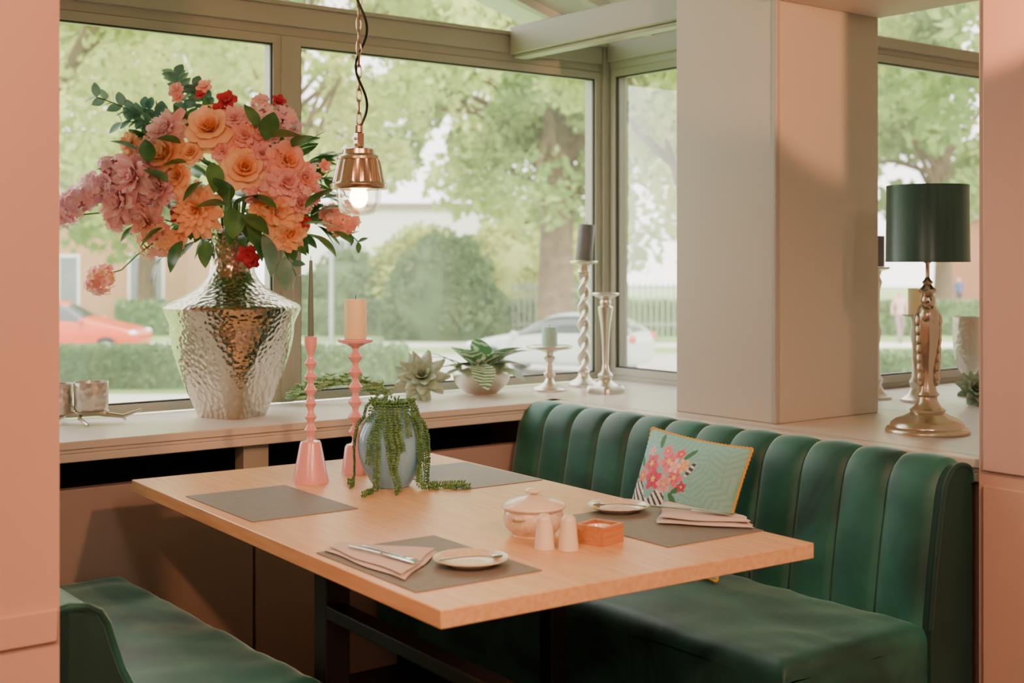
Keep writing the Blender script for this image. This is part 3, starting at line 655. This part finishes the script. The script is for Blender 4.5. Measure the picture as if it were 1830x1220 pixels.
# ------------------------------------------------------------ pendant
m_copper=mat('aged_nickel_copper',C(206,186,166),.25,1,bump=('noise',40,.12,.003))
m_chain=mat('chain_brass',C(190,174,154),.35,1); m_cable=mat('black_cable',C(12,12,12),.5)
m_lglass=glassmat('lamp_glass',.04,gl=.14)
m_bulb=mat('bulb_glow',C(255,200,120),.3,emit=((1,.66,.34,1),30))
px,py=1.77,3.0
e=empty('pendant_lamp',(px,py,1.56))
k=MB()
def rib(t,z): return 1+(.026*math.cos(16*t) if .010<z<.068 else 0)
k.lathe([(.066,-.010),(.073,-.010),(.0765,-.006),(.0765,.003),(.070,.007),(.069,.011),(.056,.066),(.055,.069),(.058,.070),(.058,.076),(.050,.082),(.044,.084),(.043,.096),(.030,.102),(.015,.104),(.013,.112),(.001,.113)],96,fn=rib)
k.box((-.010,-.010,.110),(.010,.010,.140)); k.lathe([(.006,.14),(.012,.142),(.012,.160),(.005,.165)],16); k.sphere((.0,0,.125),(.016,.006,.006))
k.build('cap',m_copper,parent=e,smooth=45,bevel=0)
k=MB(); k.lathe(samp([(.060,-.006),(.060,-.02),(.058,-.045),(.050,-.065),(.035,-.077),(.015,-.081),(.001,-.0815)],4),40,cap=False)
k.build('glass_dome',m_lglass,parent=e,smooth=80)
k=MB(); k.sphere((0,0,-.030),(.025,.025,.030)); k.lathe([(.012,-.012),(.014,.0),(.014,.02)],16); k.build('bulb',m_bulb,parent=e)
k=MB(); z=.165; i=0
while z<1.23:
    lp=[]
    for j in range(12):
        a=2*pi*j/12; u=.0075*math.cos(a); w=.019*math.sin(a)
        lp.append((u if i%2==0 else u*.4,0 if i%2==0 else u,z+.014+w))
    k.tube(lp,.0024,6,0,closed=True); z+=.0315; i+=1
cb=[]
for j in range(160):
    t=j/159; cb.append((.016*math.sin(t*34)+.002,.012*math.cos(t*34)-.010,.15+t*1.10))
k.tube(cb,.0036,6,1)
k.box((-.03,-.03,1.235),(.03,.03,1.262),0)
k.build('chain_and_cable',[m_chain,m_cable],parent=e)
bx('trim_3',(1.70,2.56,2.822),(1.84,4.14,2.86),m_roof)
# ------------------------------------------------------------ sill objects
m_succ=mat('succulent_grey_green',C(136,162,142),.6,var=(20,C(166,188,166)))
m_sed=mat('sedum_green',C(104,146,94),.6,var=(40,C(158,188,138)))
def rosette(k,M,R,mi=0):
    for (n,a0,a1,L,W) in [(5,2,10,.5,.16),(6,18,28,.65,.20),(8,35,48,.82,.22),(9,55,66,.95,.24),(9,75,84,1.0,.24)]:
        ph=random.random()*6
        for i in range(n): petal(k,M,ph+2*pi*i/n,.03*R,L*R,W*R,D(a0),D(a1),.35,mi,0,nu=4,nv=6,tip=.88)
def sedum(k,p,R,n,mi):
    for i in range(n):
        v=Vector((random.gauss(0,1),random.gauss(0,1),abs(random.gauss(0,.8)))).normalized()*R*random.uniform(.3,1)
        q=Vector(p)+v; q.z=max(q.z,.012)
        for s in range(6):
            a=s*2*pi/6; M=aim(q,(math.cos(a),math.sin(a),.5)); k.sphere((0,0,.006),(.0035,.0035,.009),mi,M,6,4)
k=MB(); rosette(k,aim((0,0,.082),(-.55,-.75,.55)),.105,0)
k.lathe([(.001,0),(.035,0),(.03,.03),(.012,.07)],12,0)
k.build('artificial_succulent',[m_succ],loc=(2.61,3.97,.85),smooth=60)
k=MB()
for i in range(20):
    t=i/19; sedum(k,(-.17+.30*t,.06-.10*t+random.uniform(-.03,.03),.02+.045*math.sin(pi*t)),.044,20,0)
k.build('trailing_sedum_plant',[m_sed],loc=(2.335,4.03,.85),smooth=60)
m_varieg=mat('variegated_leaf',C(40,92,58),.4,trans=.1)
nt=m_varieg.node_tree; w=nt.nodes.new('ShaderNodeTexWave'); w.inputs['Scale'].default_value=26; w.inputs['Distortion'].default_value=4; w.bands_direction='DIAGONAL'; rp=nt.nodes.new('ShaderNodeValToRGB')
tcn=[n for n in nt.nodes if n.type=='TEX_COORD'][0]; nt.links.new(tcn.outputs['Object'],w.inputs['Vector'])
rp.color_ramp.elements[0].position=.5; rp.color_ramp.elements[0].color=C(64,128,86); rp.color_ramp.elements[1].position=.7; rp.color_ramp.elements[1].color=C(210,224,204)
nt.links.new(w.outputs['Fac'],rp.inputs[0]); nt.links.new(rp.outputs[0],nt.nodes['Principled BSDF'].inputs['Base Color'])
tl=[n for n in nt.nodes if n.type=='BSDF_TRANSLUCENT'][0]; tl.inputs['Color'].default_value=C(120,160,110)
e=empty('potted_plant_in_silver_bowl',(2.90,4.0,.85))
k=MB(); k.lathe(samp([(.001,0),(.055,0),(.06,.004),(.095,.035),(.112,.075),(.108,.10),(.098,.114),(.094,.114),(.10,.095),(.09,.06)],3),48); k.lathe([(.001,.095),(.099,.095)],24,1,cap=False)
k.build('bowl',[m_silver,m_black],parent=e,smooth=60)
k=MB()
for (a,z,da,dz,b,L,W) in [(-.02,.10,-.5,.9,.0,.15,.05),(.02,.10,.6,.8,.02,.15,.05),(.05,.11,1,.4,.04,.15,.05),(-.05,.10,-1,.35,.02,.15,.035),(0,.12,.1,-.2,.08,.13,.05),(-.04,.10,-.7,.1,.06,.12,.045),(.0,.12,.0,1,-.02,.13,.05),(.06,.1,.9,.0,.06,.12,.045),(-.06,.1,-1,.7,-.02,.19,.028),(.03,.12,1,1,.0,.15,.045),(-.02,.12,-.2,.6,.06,.12,.045),(.04,.12,.9,.7,.0,.18,.04),(-.08,.1,-1,.9,.0,.2,.022)]:
    leaf(k,RT*a+FW*b+Vector((0,0,z)),RT*da+Vector((0,0,dz))+FW*.5,L,W,0,bend=.35,roll=random.uniform(-.3,.3))
k.build('leaves',[m_varieg],parent=e,smooth=60)
k=MB(); k.lathe([(.001,0),(.066,0),(.067,.008),(.058,.016),(.040,.022),(.022,.034),(.014,.05),(.022,.06),(.024,.068),(.014,.076),(.012,.11),(.020,.122),(.024,.13),(.014,.138),(.016,.15),(.04,.158),(.086,.165),(.090,.169),(.090,.176),(.084,.178),(.001,.176)],40,0)
k.lathe([(.001,.1765),(.031,.1765),(.031,.245),(.028,.25),(.001,.247)],28,1); k.tube([(0,0,.246),(0.001,0,.26)],.0012,5,2)
k.build('pedestal_candle_stand',[m_silver,m_mint,m_wick],loc=(3.181,3.933,.85))
k=MB()
k.lathe([(.001,0),(.062,0),(.064,.01),(.055,.02),(.035,.03),(.022,.045),(.024,.058),(.016,.065)],36,0)
def tw(u,v):
    t=2*pi*u; z=.06+.40*v; r=.0185*(1+.42*math.cos(2*(t)-z*95)); return (r*math.cos(t),r*math.sin(t),z)
k.grid(tw,32,110,0)
k.lathe([(.014,.455),(.026,.463),(.024,.475),(.016,.482),(.024,.492),(.054,.498),(.058,.503),(.056,.508),(.001,.507)],36,0)
MM=T(0,0,.509)@Matrix.Rotation(D(5),4,Vector((.606,.7955,0)))
k.lathe([(.001,0),(.033,0),(.034,.003),(.034,.14),(.030,.147),(.001,.143)],28,1,MM); k.tube([(0,0,.142),(0,0,.16)],.0013,5,2,MM)
k.build('twisted_candlestick_with_candle',[m_silver,m_dgrey,m_wick],loc=(3.404,3.989,.85),smooth=50)
k=MB()
def sqf(t,z):
    c,s=abs(math.cos(t)),abs(math.sin(t)); return 1/((c**6+s**6)**(1/6)) if z<.03 else 1
k.lathe([(.001,0),(.060,0),(.060,.018),(.054,.0295)],48,0,fn=sqf); k.lathe([(.05,.0295),(.042,.036),(.022,.05),(.028,.06),(.030,.07),(.016,.085),(.011,.11),(.014,.2),(.020,.27),(.028,.315),(.030,.33),(.018,.338),(.022,.348),(.018,.358),(.03,.368),(.050,.376),(.053,.382),(.050,.386),(.001,.386)],36,0)
k.build('silver_candlestick',[m_silver],loc=(3.298,3.736,.85),rz=.2,smooth=50)
k=MB()
def br(pts,r): k.tube(pts,r,6,0)
br([(-.16,.0,.012),(-.06,.0,.03),(.03,-.01,.032),(.10,.0,.022),(.15,.03,.04)],[.006,.008,.009,.007,.004])
br([(-.03,.0,.03),(-.02,-.05,.02),(.02,-.09,.006)],[.006,.006,.004]); br([(.05,0,.03),(.08,.04,.02),(.09,.06,.005)],[.006,.005,.004]); br([(-.09,.0,.026),(-.10,.045,.012),(-.13,.06,.004)],[.006,.005,.004]); br([(-.08,0,.026),(-.10,-.05,.015),(-.16,-.08,.004)],[.006,.005,.004])
k.lathe([(.001,.032),(.046,.032),(.050,.036),(.054,.04)],24,0,T(0,0,0))
k.lathe([(.001,.0405),(.048,.0405),(.052,.05),(.053,.13),(.050,.13),(.048,.055),(.001,.05)],32,1)
k.lathe([(.001,.03),(.04,.03),(.042,.04),(.040,.125),(.037,.125),(.035,.045),(.001,.04)],32,1,T(-.10,.0,.0))
k.build('tealight_holder_on_branch_stand',[m_silver,mat('mercury_glass',C(196,190,180),.3,.8,bump=('vor',60,.5,.006))],loc=(1.405,4.02,.85),rz=A37*-1)
# ------------------------------------------------------------ table lamp
e=empty('table_lamp',(3.307,2.305,.85))
m_lampm=mat('lamp_metal',C(212,200,182),.26,1,bump=('noise',50,.15,.003))
k=MB()
k.lathe([(.001,0),(.120,0),(.122,.006),(.118,.014),(.108,.018),(.106,.028),(.090,.040),(.062,.052),(.050,.060),(.052,.068),(.040,.076),(.030,.092),(.027,.105),(.034,.112),(.030,.12)],48,fn=lambda t,z:1+(.02*math.cos(20*t) if .03<z<.06 else 0))
k.lathe(samp([(.028,.115),(.022,.14),(.020,.18),(.026,.22),(.033,.27),(.036,.31),(.034,.345),(.026,.37),(.018,.38)],4),28,fn=lambda t,z:1+.05*math.cos(8*t))
for s in (-1,1):
    for i in range(7):
        z0=.33-.028*i
        k.sphere((s*(.030-.001*i),-.004,z0),(.012,.020,.026),0,Rz(-A37),8,6)
    k.tube([(s*.030,.0,.30),(s*.036,.006,.22),(s*.026,.012,.14)],[.012,.011,.004],8,0,Rz(-A37),flat=.5)
k.sphere((0,-.012,.345),(.030,.028,.036),0,Rz(-A37),16,10)
k.sphere((0,-.004,.392),(.022,.024,.024),0,Rz(-A37),14,10)
k.tube([(0,-.026,.395),(0,-.036,.388),(0,-.036,.376)],[.008,.005,.001],8,0,Rz(-A37))
k.lathe([(.014,.408),(.026,.416),(.028,.424),(.018,.43),(.012,.438),(.016,.446),(.010,.452),(.006,.46),(.006,.50),(.012,.505),(.012,.53),(.004,.53)],24)
for a in range(3): k.tube([(0,0,.508),(.117*math.cos(a*2.09),.117*math.sin(a*2.09),.516)],.0015,5)
k.build('base',m_lampm,parent=e,smooth=50)
m_shade=mat('teal_satin_shade',C(34,74,73),.3,sheen=.7,bump=('noise',30,.1,.002),stretch=(8,8,.5),var=(3,C(62,104,101)))
k=MB(); k.lathe([(.1185,.505),(.121,.505),(.121,.511),(.1205,.513),(.118,.722),(.1185,.724),(.1185,.732),(.116,.732),(.116,.724),(.1185,.511)],64,cap=False)
k.build('shade',m_shade,parent=e,smooth=60)
k=MB(); k.lathe([(.001,0),(.055,0),(.056,.01),(.03,.025),(.018,.05),(.024,.07),(.014,.09),(.012,.2),(.020,.25),(.012,.28),(.014,.4),(.022,.43),(.014,.45),(.02,.47),(.048,.478),(.05,.486),(.001,.486)],32)
k.lathe([(.001,.4865),(.03,.4865),(.03,.60),(.001,.60)],24,1)
k.build('silver_candlestick',[m_silver,m_dgrey],loc=(3.96,2.98,.85))
k=MB(); k.lathe([(.001,0),(.055,0),(.056,.01),(.03,.025),(.018,.05),(.024,.07),(.014,.09),(.014,.2),(.022,.25),(.016,.28),(.02,.30),(.048,.308),(.05,.316),(.001,.316)],32)
k.lathe([(.001,.3165),(.028,.3165),(.028,.41),(.001,.41)],24,1)
k.build('candlestick_with_pillar_candle',[m_silver,m_cream],loc=(3.99,2.83,.85))
k=MB(); k.lathe([(.001,0),(.04,0),(.04,.01),(.012,.025),(.012,.07),(.02,.085),(.046,.12),(.055,.2),(.057,.30),(.054,.30),(.05,.2),(.04,.12),(.001,.10)],32)
k.build('silver_goblet',[mat('goblet_metal',C(190,186,176),.35,.8,bump=('vor',50,.5,.006))],loc=(4.27,2.80,.85))
k=MB(); rosette(k,aim((0,0,.05),(-.6,-.8,.7)),.075,0); k.lathe([(.001,0),(.03,0),(.012,.05)],12,0); k.build('artificial_succulent',[m_succ],loc=(4.07,2.64,.85),smooth=60)
# ------------------------------------------------------------ exterior
GZ=-1.3
def ext(u,v,z=0): return (.7955*u+.606*v,-.606*u+.7955*v,z)
m_grass=mat('lawn',C(146,174,104),.9,var=(1.5,C(120,154,86)))
m_road=mat('road_asphalt',C(200,198,194),.9,var=(1,C(186,182,178)))
m_walk=mat('pavement',C(226,220,210),.9)
def slab(name,u0,u1,v0,v1,z0,z1,m):
    k=MB(); k.box((u0,v0,z0),(u1,v1,z1)); return k.build(name,m,rz=-A37)
k=MB(); k.box((-90,-30,GZ-.2),(90,130,GZ)); k.build('ground',m_grass,rz=-A37)
slab('road',-80,80,28.2,36.6,GZ,GZ+.01,m_road); slab('pavement',-80,80,22.2,25.4,GZ,GZ+.03,m_walk); slab('pavement',-80,80,39.4,41.5,GZ,GZ+.03,m_walk)
def leafcloud(clumps,n,s,seed,flat=1.0):
    r=random.Random(seed); vs=[];fs=[]
    for i in range(n):
        c=r.choice(clumps); 
        x=Vector((r.gauss(0,1),r.gauss(0,1),r.gauss(0,.8)))
        p=Vector(c[:3])+x.normalized()*c[3]*(r.random()**.4)
        a=Vector((r.gauss(0,1),r.gauss(0,1),r.gauss(0,1))).normalized(); b=a.cross(Vector((r.gauss(0,1),r.gauss(0,1),r.gauss(0,1)))).normalized()
        q=s*r.uniform(.6,1.3); o=len(vs)
        vs+=[p+a*q,p+b*q*.6,p-a*q,p-b*q*.6]; fs.append((o,o+1,o+2,o+3))
    return vs,fs
lm1=mat('tree_leaves_light',C(176,196,108),.6,var=(.5,C(212,218,138),2),trans=.5)
lm2=mat('tree_leaves_mid',C(130,162,88),.6,var=(.5,C(174,194,112),2),trans=.5)
lm3=mat('bush_leaves_dark',C(94,130,80),.7,var=(.8,C(126,154,100),2),trans=.35)
lm4=mat('bush_leaves_yellow',C(206,210,124),.7,var=(.8,C(180,196,104),2),trans=.4)
m_bark=mat('bark',C(122,100,76),.9,var=(4,C(92,76,58)),bump=('noise',6,.6,.03))
def tree(u,v,H,trunk_r,cz,rad,n,s,seed,lm,name='tree',low=None,ncl=60):
    r=random.Random(seed); e=empty(name,ext(u,v,GZ),-A37)
    k=MB(); zc=cz-GZ
    k.tube([(0,0,0),(.05,0,.4),(.0,0,1.5),(.1,0,zc*.6),(.0,0,zc+rad[2]*.4)],[trunk_r*1.35,trunk_r,trunk_r*.9,trunk_r*.75,trunk_r*.2],10,0)
    cl=[]
    for i in range(ncl):
        while True:
            p=Vector((r.uniform(-1,1),r.uniform(-1,1),r.uniform(-1,1)))
            if .15<p.length<1: break
        q=(p.x*rad[0],p.y*rad[1],zc+p.z*rad[2],r.uniform(.5,1.1)*rad[0]*.19); cl.append(q)
        if i%4==0:
            z0=zc*r.uniform(.45,.75)
            k.tube([(0,0,z0),(q[0]*.5,q[1]*.5,(z0+q[2])/2+.2),(q[0],q[1],q[2])],[trunk_r*.4,trunk_r*.22,.03],6,0)
    k.build('trunk',m_bark,parent=e)
    vs,fs=leafcloud(cl,n,s,seed); k=MB(); k.add(vs,fs); k.build('canopy',lm,parent=e,smooth=0)
tree(1.27,38,10,.62,8.0,(6.9,4.5,5.3),26000,.17,1,lm2,ncl=80)
tree(-7.9,20.2,9,.22,5.0,(4.2,3.2,3.4),18000,.095,2,lm1,ncl=90)
tree(2.6,19,9,.20,5.6,(3.6,2.6,3.4),15000,.09,3,lm1,ncl=90)
tree(-4.55,26,9,.16,6.4,(4.4,2.2,3.9),15000,.11,4,lm1,ncl=80)
tree(8.2,17,9,.22,5.2,(3.4,3,3.2),14000,.095,5,lm2,ncl=80)
tree(-14,49.5,12,.4,7.5,(8,3,6.2),9000,.28,6,lm2)
tree(4,60,12,.4,8.5,(10,5,7),8000,.30,7,lm1)
tree(17,51,12,.4,7.5,(5,3.5,5),7000,.28,8,lm2)
def bush(u,v,rad,n,s,seed,lm,name='bush'):
    r=random.Random(seed); cl=[]
    for i in range(40):
        a=r.random()*6.28; h=r.random(); q=math.sqrt(1-h*h)*.75
        cl.append((rad[0]*q*math.cos(a),rad[1]*q*math.sin(a),rad[2]*h*.85+.1,rad[0]*.28))
    vs,fs=leafcloud(cl,n,s,seed); k=MB(); k.add(vs,fs,0); k.sphere((0,0,rad[2]*.35),(rad[0]*.8,rad[1]*.8,rad[2]*.55),0); k.build(name,lm,loc=ext(u,v,GZ),rz=-A37,smooth=0)
bush(-2.3,43.5,(2.2,1.3,3.7),11000,.12,21,lm3); bush(-.2,50,(2.6,1.5,4.2),7000,.16,22,lm4); bush(-3.6,54,(3,1.5,4.0),7000,.18,23,lm4); bush(2.6,52,(2.6,1.6,3.6),5000,.16,24,lm4); bush(-6.9,54,(2.5,1.5,3.0),5000,.16,25,lm3)
bush(12.5,52,(2,1.6,2.4),4000,.16,26,lm3); bush(9,50,(2,1.5,1.6),3000,.14,27,lm4)
def hedge(u0,u1,v0,v1,h,n,s,seed,lm):
    r=random.Random(seed); vs=[];fs=[]
    k=MB(); k.box((u0,v0+.1,GZ),(u1,v1-.1,GZ+h-.08))
    for i in range(n):
        u=r.uniform(u0,u1); 
        if r.random()<.5: p=Vector((u,v0+r.uniform(-.04,.12),GZ+r.uniform(0,h)))
        else: p=Vector((u,r.uniform(v0,v1),GZ+h+r.uniform(-.1,.05)))
        a=Vector((r.gauss(0,1),r.gauss(0,1),r.gauss(0,1))).normalized(); b=a.cross(Vector((r.gauss(0,1),r.gauss(0,1),1))).normalized(); o=len(vs)
        vs+=[p+a*s,p+b*s*.6,p-a*s,p-b*s*.6]; fs.append((o,o+1,o+2,o+3))
    k.add(vs,fs); k.build('hedge',lm,rz=-A37,smooth=0)
hedge(-20,-2.2,26.6,27.6,.85,9000,.07,31,lm3); hedge(-14,30,45.4,46.2,1.2,7000,.12,32,lm3)
hedge(4.2,14,25.7,26.4,.8,4000,.07,33,lm3)
k=MB()
for i in range(60): k.box((0+i*.2,44.9,GZ+.03),(0.06+i*.2,44.95,GZ+1.9))
k.box((0,44.92,GZ+1.7),(12,44.96,GZ+1.78)); k.box((0,44.92,GZ+.4),(12,44.96,GZ+.48)); k.build('garden_fence',mat('fence_grey',C(150,158,148),.6),rz=-A37)
# cars
m_tire=mat('tyre_rubber',C(36,36,38),.8); m_rim=mat('wheel_rim',C(180,180,182),.3,.8); m_cwin=mat('car_window_glass',C(56,66,70),.1,coat=.6); m_tail=mat('tail_light_red',C(210,40,26),.3); m_head=mat('head_light',C(240,240,240),.2)
def car(name,u,v,rot,col,L=4.3,H=1.5,W=1.8,suv=0):
    mc=mat(name+'_paint',col,.35,coat=.4)
    e=empty(name,ext(u,v,GZ+.012),-A37+rot)
    st=[(1.0,.35,.62,.62,.72),(.96,.25,.70,.70,.86),(.80,.22,.80,.82,.93),(.50,.22,.90,.95,.97),(.34,.22,.94,1.0,1.0),(.08,.22,.95,1.44,1.0),(-.2,.22,.96,1.50,1.0),(-.55,.22,.98,1.47,1.0),(-.80,.22,1.0,1.36,.98),(-.94,.26,.98,1.02,.93),(-1.0,.36,.86,.88,.84)]
    k=MB(); vs=[]
    for (s,lo,be,ro,w) in st:
        x=s*L/2; hw=w*W/2; sc=H/1.5; cab=ro-be>.15
        rw=hw*(.72 if cab else .80)
        for (y,z) in [(-hw*.9,lo),(-hw,lo+.15),(-hw,(lo+be)/2+.1),(-hw*.97,be),(-rw,ro),(rw,ro),(hw*.97,be),(hw,(lo+be)/2+.1),(hw,lo+.15),(hw*.9,lo)]: vs.append((x,y,z*sc))
    fs=[];mi=[]
    n=len(st)
    for j in range(n-1):
        cab=(st[j][3]-st[j][2]>.15) or (st[j+1][3]-st[j+1][2]>.15)
        for i in range(9):
            fs.append((j*10+i,(j+1)*10+i,(j+1)*10+i+1,j*10+i+1)); m=0
            if cab and i in (3,5): m=1
            if j in (4,) and i==4: m=1
            if j in (8,) and i==4: m=1
            mi.append(m)
        fs.append((j*10+9,(j+1)*10+9,(j+1)*10,j*10)); mi.append(0)
    fs.append(tuple(range(10))); mi.append(0); fs.append(tuple((n-1)*10+9-i for i in range(10))); mi.append(0)
    k.add(vs,fs); k.m=mi
    o=k.build('body',[mc,m_cwin],parent=e,smooth=60)
    s=o.modifiers.new('s','SUBSURF'); s.levels=s.render_levels=2
    k=MB()
    for sx in (.62,-.62):
        for sy in (-1,1):
            M=T(sx*L/2,sy*(W/2-.11),.33)@Matrix.Rotation(pi/2,4,'X')
            k.lathe([(.001,-.12),(.20,-.12),(.30,-.12),(.33,-.09),(.33,.09),(.30,.12),(.20,.12),(.001,.12)],24,0,M)
            k.lathe([(.001,-.125),(.19,-.125),(.20,-.12)],18,1,M); k.lathe([(.20,.12),(.19,.125),(.001,.125)],18,1,M)
    for sy in (-1,1):
        k.sphere((L*.46,sy*W*.36,.68*H/1.5),(.12,.16,.07),3); k.sphere((-L*.478,sy*W*.38,.9*H/1.5),(.09,.14,.11),2)
        k.sphere((L*.17,sy*(W*.53),.98*H/1.5),(.08,.08,.06),4)
    k.build('wheels_and_lights',[m_tire,m_rim,m_tail,m_head,mc],parent=e)
car('car',-11.9,34.5,0,C(214,70,12),4.3,1.65,1.85)
car('car',1.1,30.2,D(155),C(196,200,203),4.3,1.48,1.8)
car('car',20,33,0,C(225,225,225),4.3,1.5,1.8)
# buildings
m_brick=mat('brick_tan',C(196,152,116),.9,var=(30,C(180,132,98))); m_white=mat('white_render',C(240,240,238),.8); m_bwin=mat('building_window',C(120,130,136),.2)
m_brick2=mat('brick_red',C(184,118,88),.9,var=(30,C(168,102,74)))
def building(name,u0,u1,v,h,m,wins,roof=None,depth=8):
    e=empty(name,ext((u0+u1)/2,v,GZ),-A37); w=(u1-u0)/2
    k=MB(); k.box((-w,0,0),(w,depth,h),0)
    for (a,b,z0,z1) in wins:
        k.box((a-.12,-.06,z0-.12),(b+.12,0.02,z1+.12),1); k.box((a,-.09,z0),(b,-.05,z1),2); k.box(((a+b)/2-.04,-.11,z0),((a+b)/2+.04,-.06,z1),1)
    if roof: 
        k.add([(-w-.4,-.5,h),(w+.4,-.5,h),(w+.4,depth+.5,h),(-w-.4,depth+.5,h),(-w-.4,depth/2,h+roof),(w+.4,depth/2,h+roof)],[(0,1,5,4),(2,3,4,5),(0,4,3),(1,2,5),(0,3,2,1)],3)
    else: k.box((-w-.2,-.2,h),(w+.2,depth+.2,h+.25),3)
    k.build('shell',[m,m_white,m_bwin,mat('roof_tile',C(150,124,112),.8)],parent=e)
building('brick_house',-32,-14.6,58,5.2,m_brick,[(-2.5,-.8,.3,3.0),(2.2,3.8,.5,2.8),(6.2,7.6,.2,2.8),(-6,-4.4,.8,2.6)],3)
building('white_building',-13,2,72,5.6,m_white,[(-4.5,-3,.8,3.8),(-1.6,.2,.8,3.8),(2,3.6,.8,3.8)])
building('brick_house',27,45,72,5,m_brick2,[(-7,-5,.8,2.8),(-3,-1,.8,2.8),(1,3,.8,2.8)],3.2)
k=MB(); k.tube([(0,0,0),(0,0,6.5),(.5,0,7),(1.2,0,7.1)],[.08,.06,.05,.04],8); k.sphere((1.3,0,7.08),(.35,.12,.08)); k.build('street_lamp',mat('post_grey',C(190,194,196),.5,.3),loc=ext(-6.0,43.0,GZ),rz=-A37)
# pedestrians
def person(name,u,v,h,top,legs,phase=.25,rot=0):
    sk=h/1.75
    J={'pel':(0,0,.95),'che':(0,0,1.30),'nec':(0,0,1.48),'hea':(0,-.02,1.60),'top':(0,-.01,1.72),'ls':(-.18,0,1.42),'le':(-.24,.06,1.15),'lh':(-.23,-.04,.90),'rs':(.18,0,1.42),'re':(.24,-.04,1.15),'rh':(.22,-.16,.94),
       'lhp':(-.10,0,.90),'lk':(-.10,-phase*.8,.50),'la':(-.10,-phase,.09),'lt':(-.10,-phase-.17,.04),'rhp':(.10,0,.90),'rk':(.10,phase*.3,.50),'ra':(.10,phase,.10),'rt':(.10,phase-.17,.04)}
    R={'pel':.13,'che':.14,'nec':.055,'hea':.10,'top':.07,'ls':.06,'le':.045,'lh':.035,'rs':.06,'re':.045,'rh':.035,'lhp':.085,'lk':.06,'la':.045,'lt':.035,'rhp':.085,'rk':.06,'ra':.045,'rt':.035}
    E=[('pel','che'),('che','nec'),('nec','hea'),('hea','top'),('che','ls'),('ls','le'),('le','lh'),('che','rs'),('rs','re'),('re','rh'),('pel','lhp'),('lhp','lk'),('lk','la'),('la','lt'),('pel','rhp'),('rhp','rk'),('rk','ra'),('ra','rt')]
    ks=list(J); me=bpy.data.meshes.new(name); me.from_pydata([tuple(c*sk for c in J[q]) for q in ks],[(ks.index(a),ks.index(b)) for a,b in E],[])
    o=bpy.data.objects.new(name,me); bpy.context.collection.objects.link(o)
    s=o.modifiers.new('skin','SKIN'); 
    for i,q in enumerate(ks): me.skin_vertices[0].data[i].radius=(R[q]*sk,R[q]*sk)
    me.skin_vertices[0].data[0].use_root=True
    ss=o.modifiers.new('sub','SUBSURF'); ss.levels=ss.render_levels=2
    m=mat(name+'_clothes',(1,1,1,1),.8); nt=m.node_tree; tc=nt.nodes.new('ShaderNodeTexCoord'); sx=nt.nodes.new('ShaderNodeSeparateXYZ'); rp=nt.nodes.new('ShaderNodeValToRGB'); rp.color_ramp.interpolation='CONSTANT'
    dv=nt.nodes.new('ShaderNodeMath'); dv.operation='DIVIDE'; dv.inputs[1].default_value=1.8*sk
    nt.links.new(tc.outputs['Object'],sx.inputs[0]); nt.links.new(sx.outputs['Z'],dv.inputs[0]); nt.links.new(dv.outputs[0],rp.inputs[0]); nt.links.new(rp.outputs[0],nt.nodes['Principled BSDF'].inputs['Base Color'])
    el=rp.color_ramp.elements; el[0].position=0; el[0].color=C(50,40,36); el[1].position=.05; el[1].color=legs
    for (p,c) in ((.53,top),(.83,C(214,168,140)),(.945,C(70,48,34))):
        q=el.new(p); q.color=c
    me.materials.append(m); o.location=ext(u,v,GZ+.03); o.rotation_euler=(0,0,-A37+rot)
person('pedestrian',12.3,41,1.7,C(222,180,170),C(150,130,124)); person('pedestrian',23.5,68,1.75,C(70,90,140),C(60,60,70),.2)
# ------------------------------------------------------------ light
w=bpy.data.worlds.new('sky'); bpy.context.scene.world=w; w.use_nodes=True; nt=w.node_tree
bg=nt.nodes['Background']; bg.inputs['Color'].default_value=(1.0,.96,.90,1); bg.inputs['Strength'].default_value=5.4
def light(name,kind,loc,energy,col,size=.1,rot=None,target=None,spot=None,blend=.5):
    l=bpy.data.lights.new(name,kind); l.energy=energy; l.color=col
    if kind=='SUN': l.angle=size
    else: l.shadow_soft_size=size
    if spot: l.spot_size=spot; l.spot_blend=blend
    o=bpy.data.objects.new(name,l); bpy.context.collection.objects.link(o); o.location=loc
    if target: o.rotation_euler=(Vector(target)-Vector(loc)).to_track_quat('-Z','Y').to_euler()
    return o
light('sun','SUN',(0,0,20),6,(1,.94,.84),D(12),target=Vector((0,0,20))+Vector((.15,.55,-.85)))
warm=(1,.40,.19)
light('pendant_bulb_light','POINT',(px,py,1.53),5,(1,.62,.32),.02)
light('ceiling_spot_left','SPOT',(-.2,.7,2.55),190,warm,.06,target=(.6,2.5,1.5),spot=D(75),blend=.7)
light('ceiling_spot_table','SPOT',(1.6,-.2,2.45),200,(1,.45,.24),.06,target=(2.1,2.0,.6),spot=D(66),blend=.7)
light('wall_spot_pillar','SPOT',(2.35,.9,2.10),190,warm,.03,target=(3.42,2.7,2.16),spot=D(32),blend=.35)
light('room_fill','POINT',(.6,-.9,2.35),80,(1,.74,.56),.15)  # unseen fill light added to brighten the closed room
light('entrance_fill','POINT',(-1.2,.6,2.35),42,(1,.72,.54),.15)  # second unseen fill, added on the entrance side
# ------------------------------------------------------------ camera
cam=bpy.data.cameras.new('camera'); co=bpy.data.objects.new('camera',cam); bpy.context.collection.objects.link(co)
co.location=(0,0,1.36); co.rotation_euler=(pi/2,0,-A37); cam.lens=45.44; cam.sensor_width=36; cam.shift_y=-.0792
cam.dof.use_dof=True; cam.dof.focus_distance=3.4; cam.dof.aperture_fstop=3.6; cam.clip_end=300
bpy.context.scene.camera=co
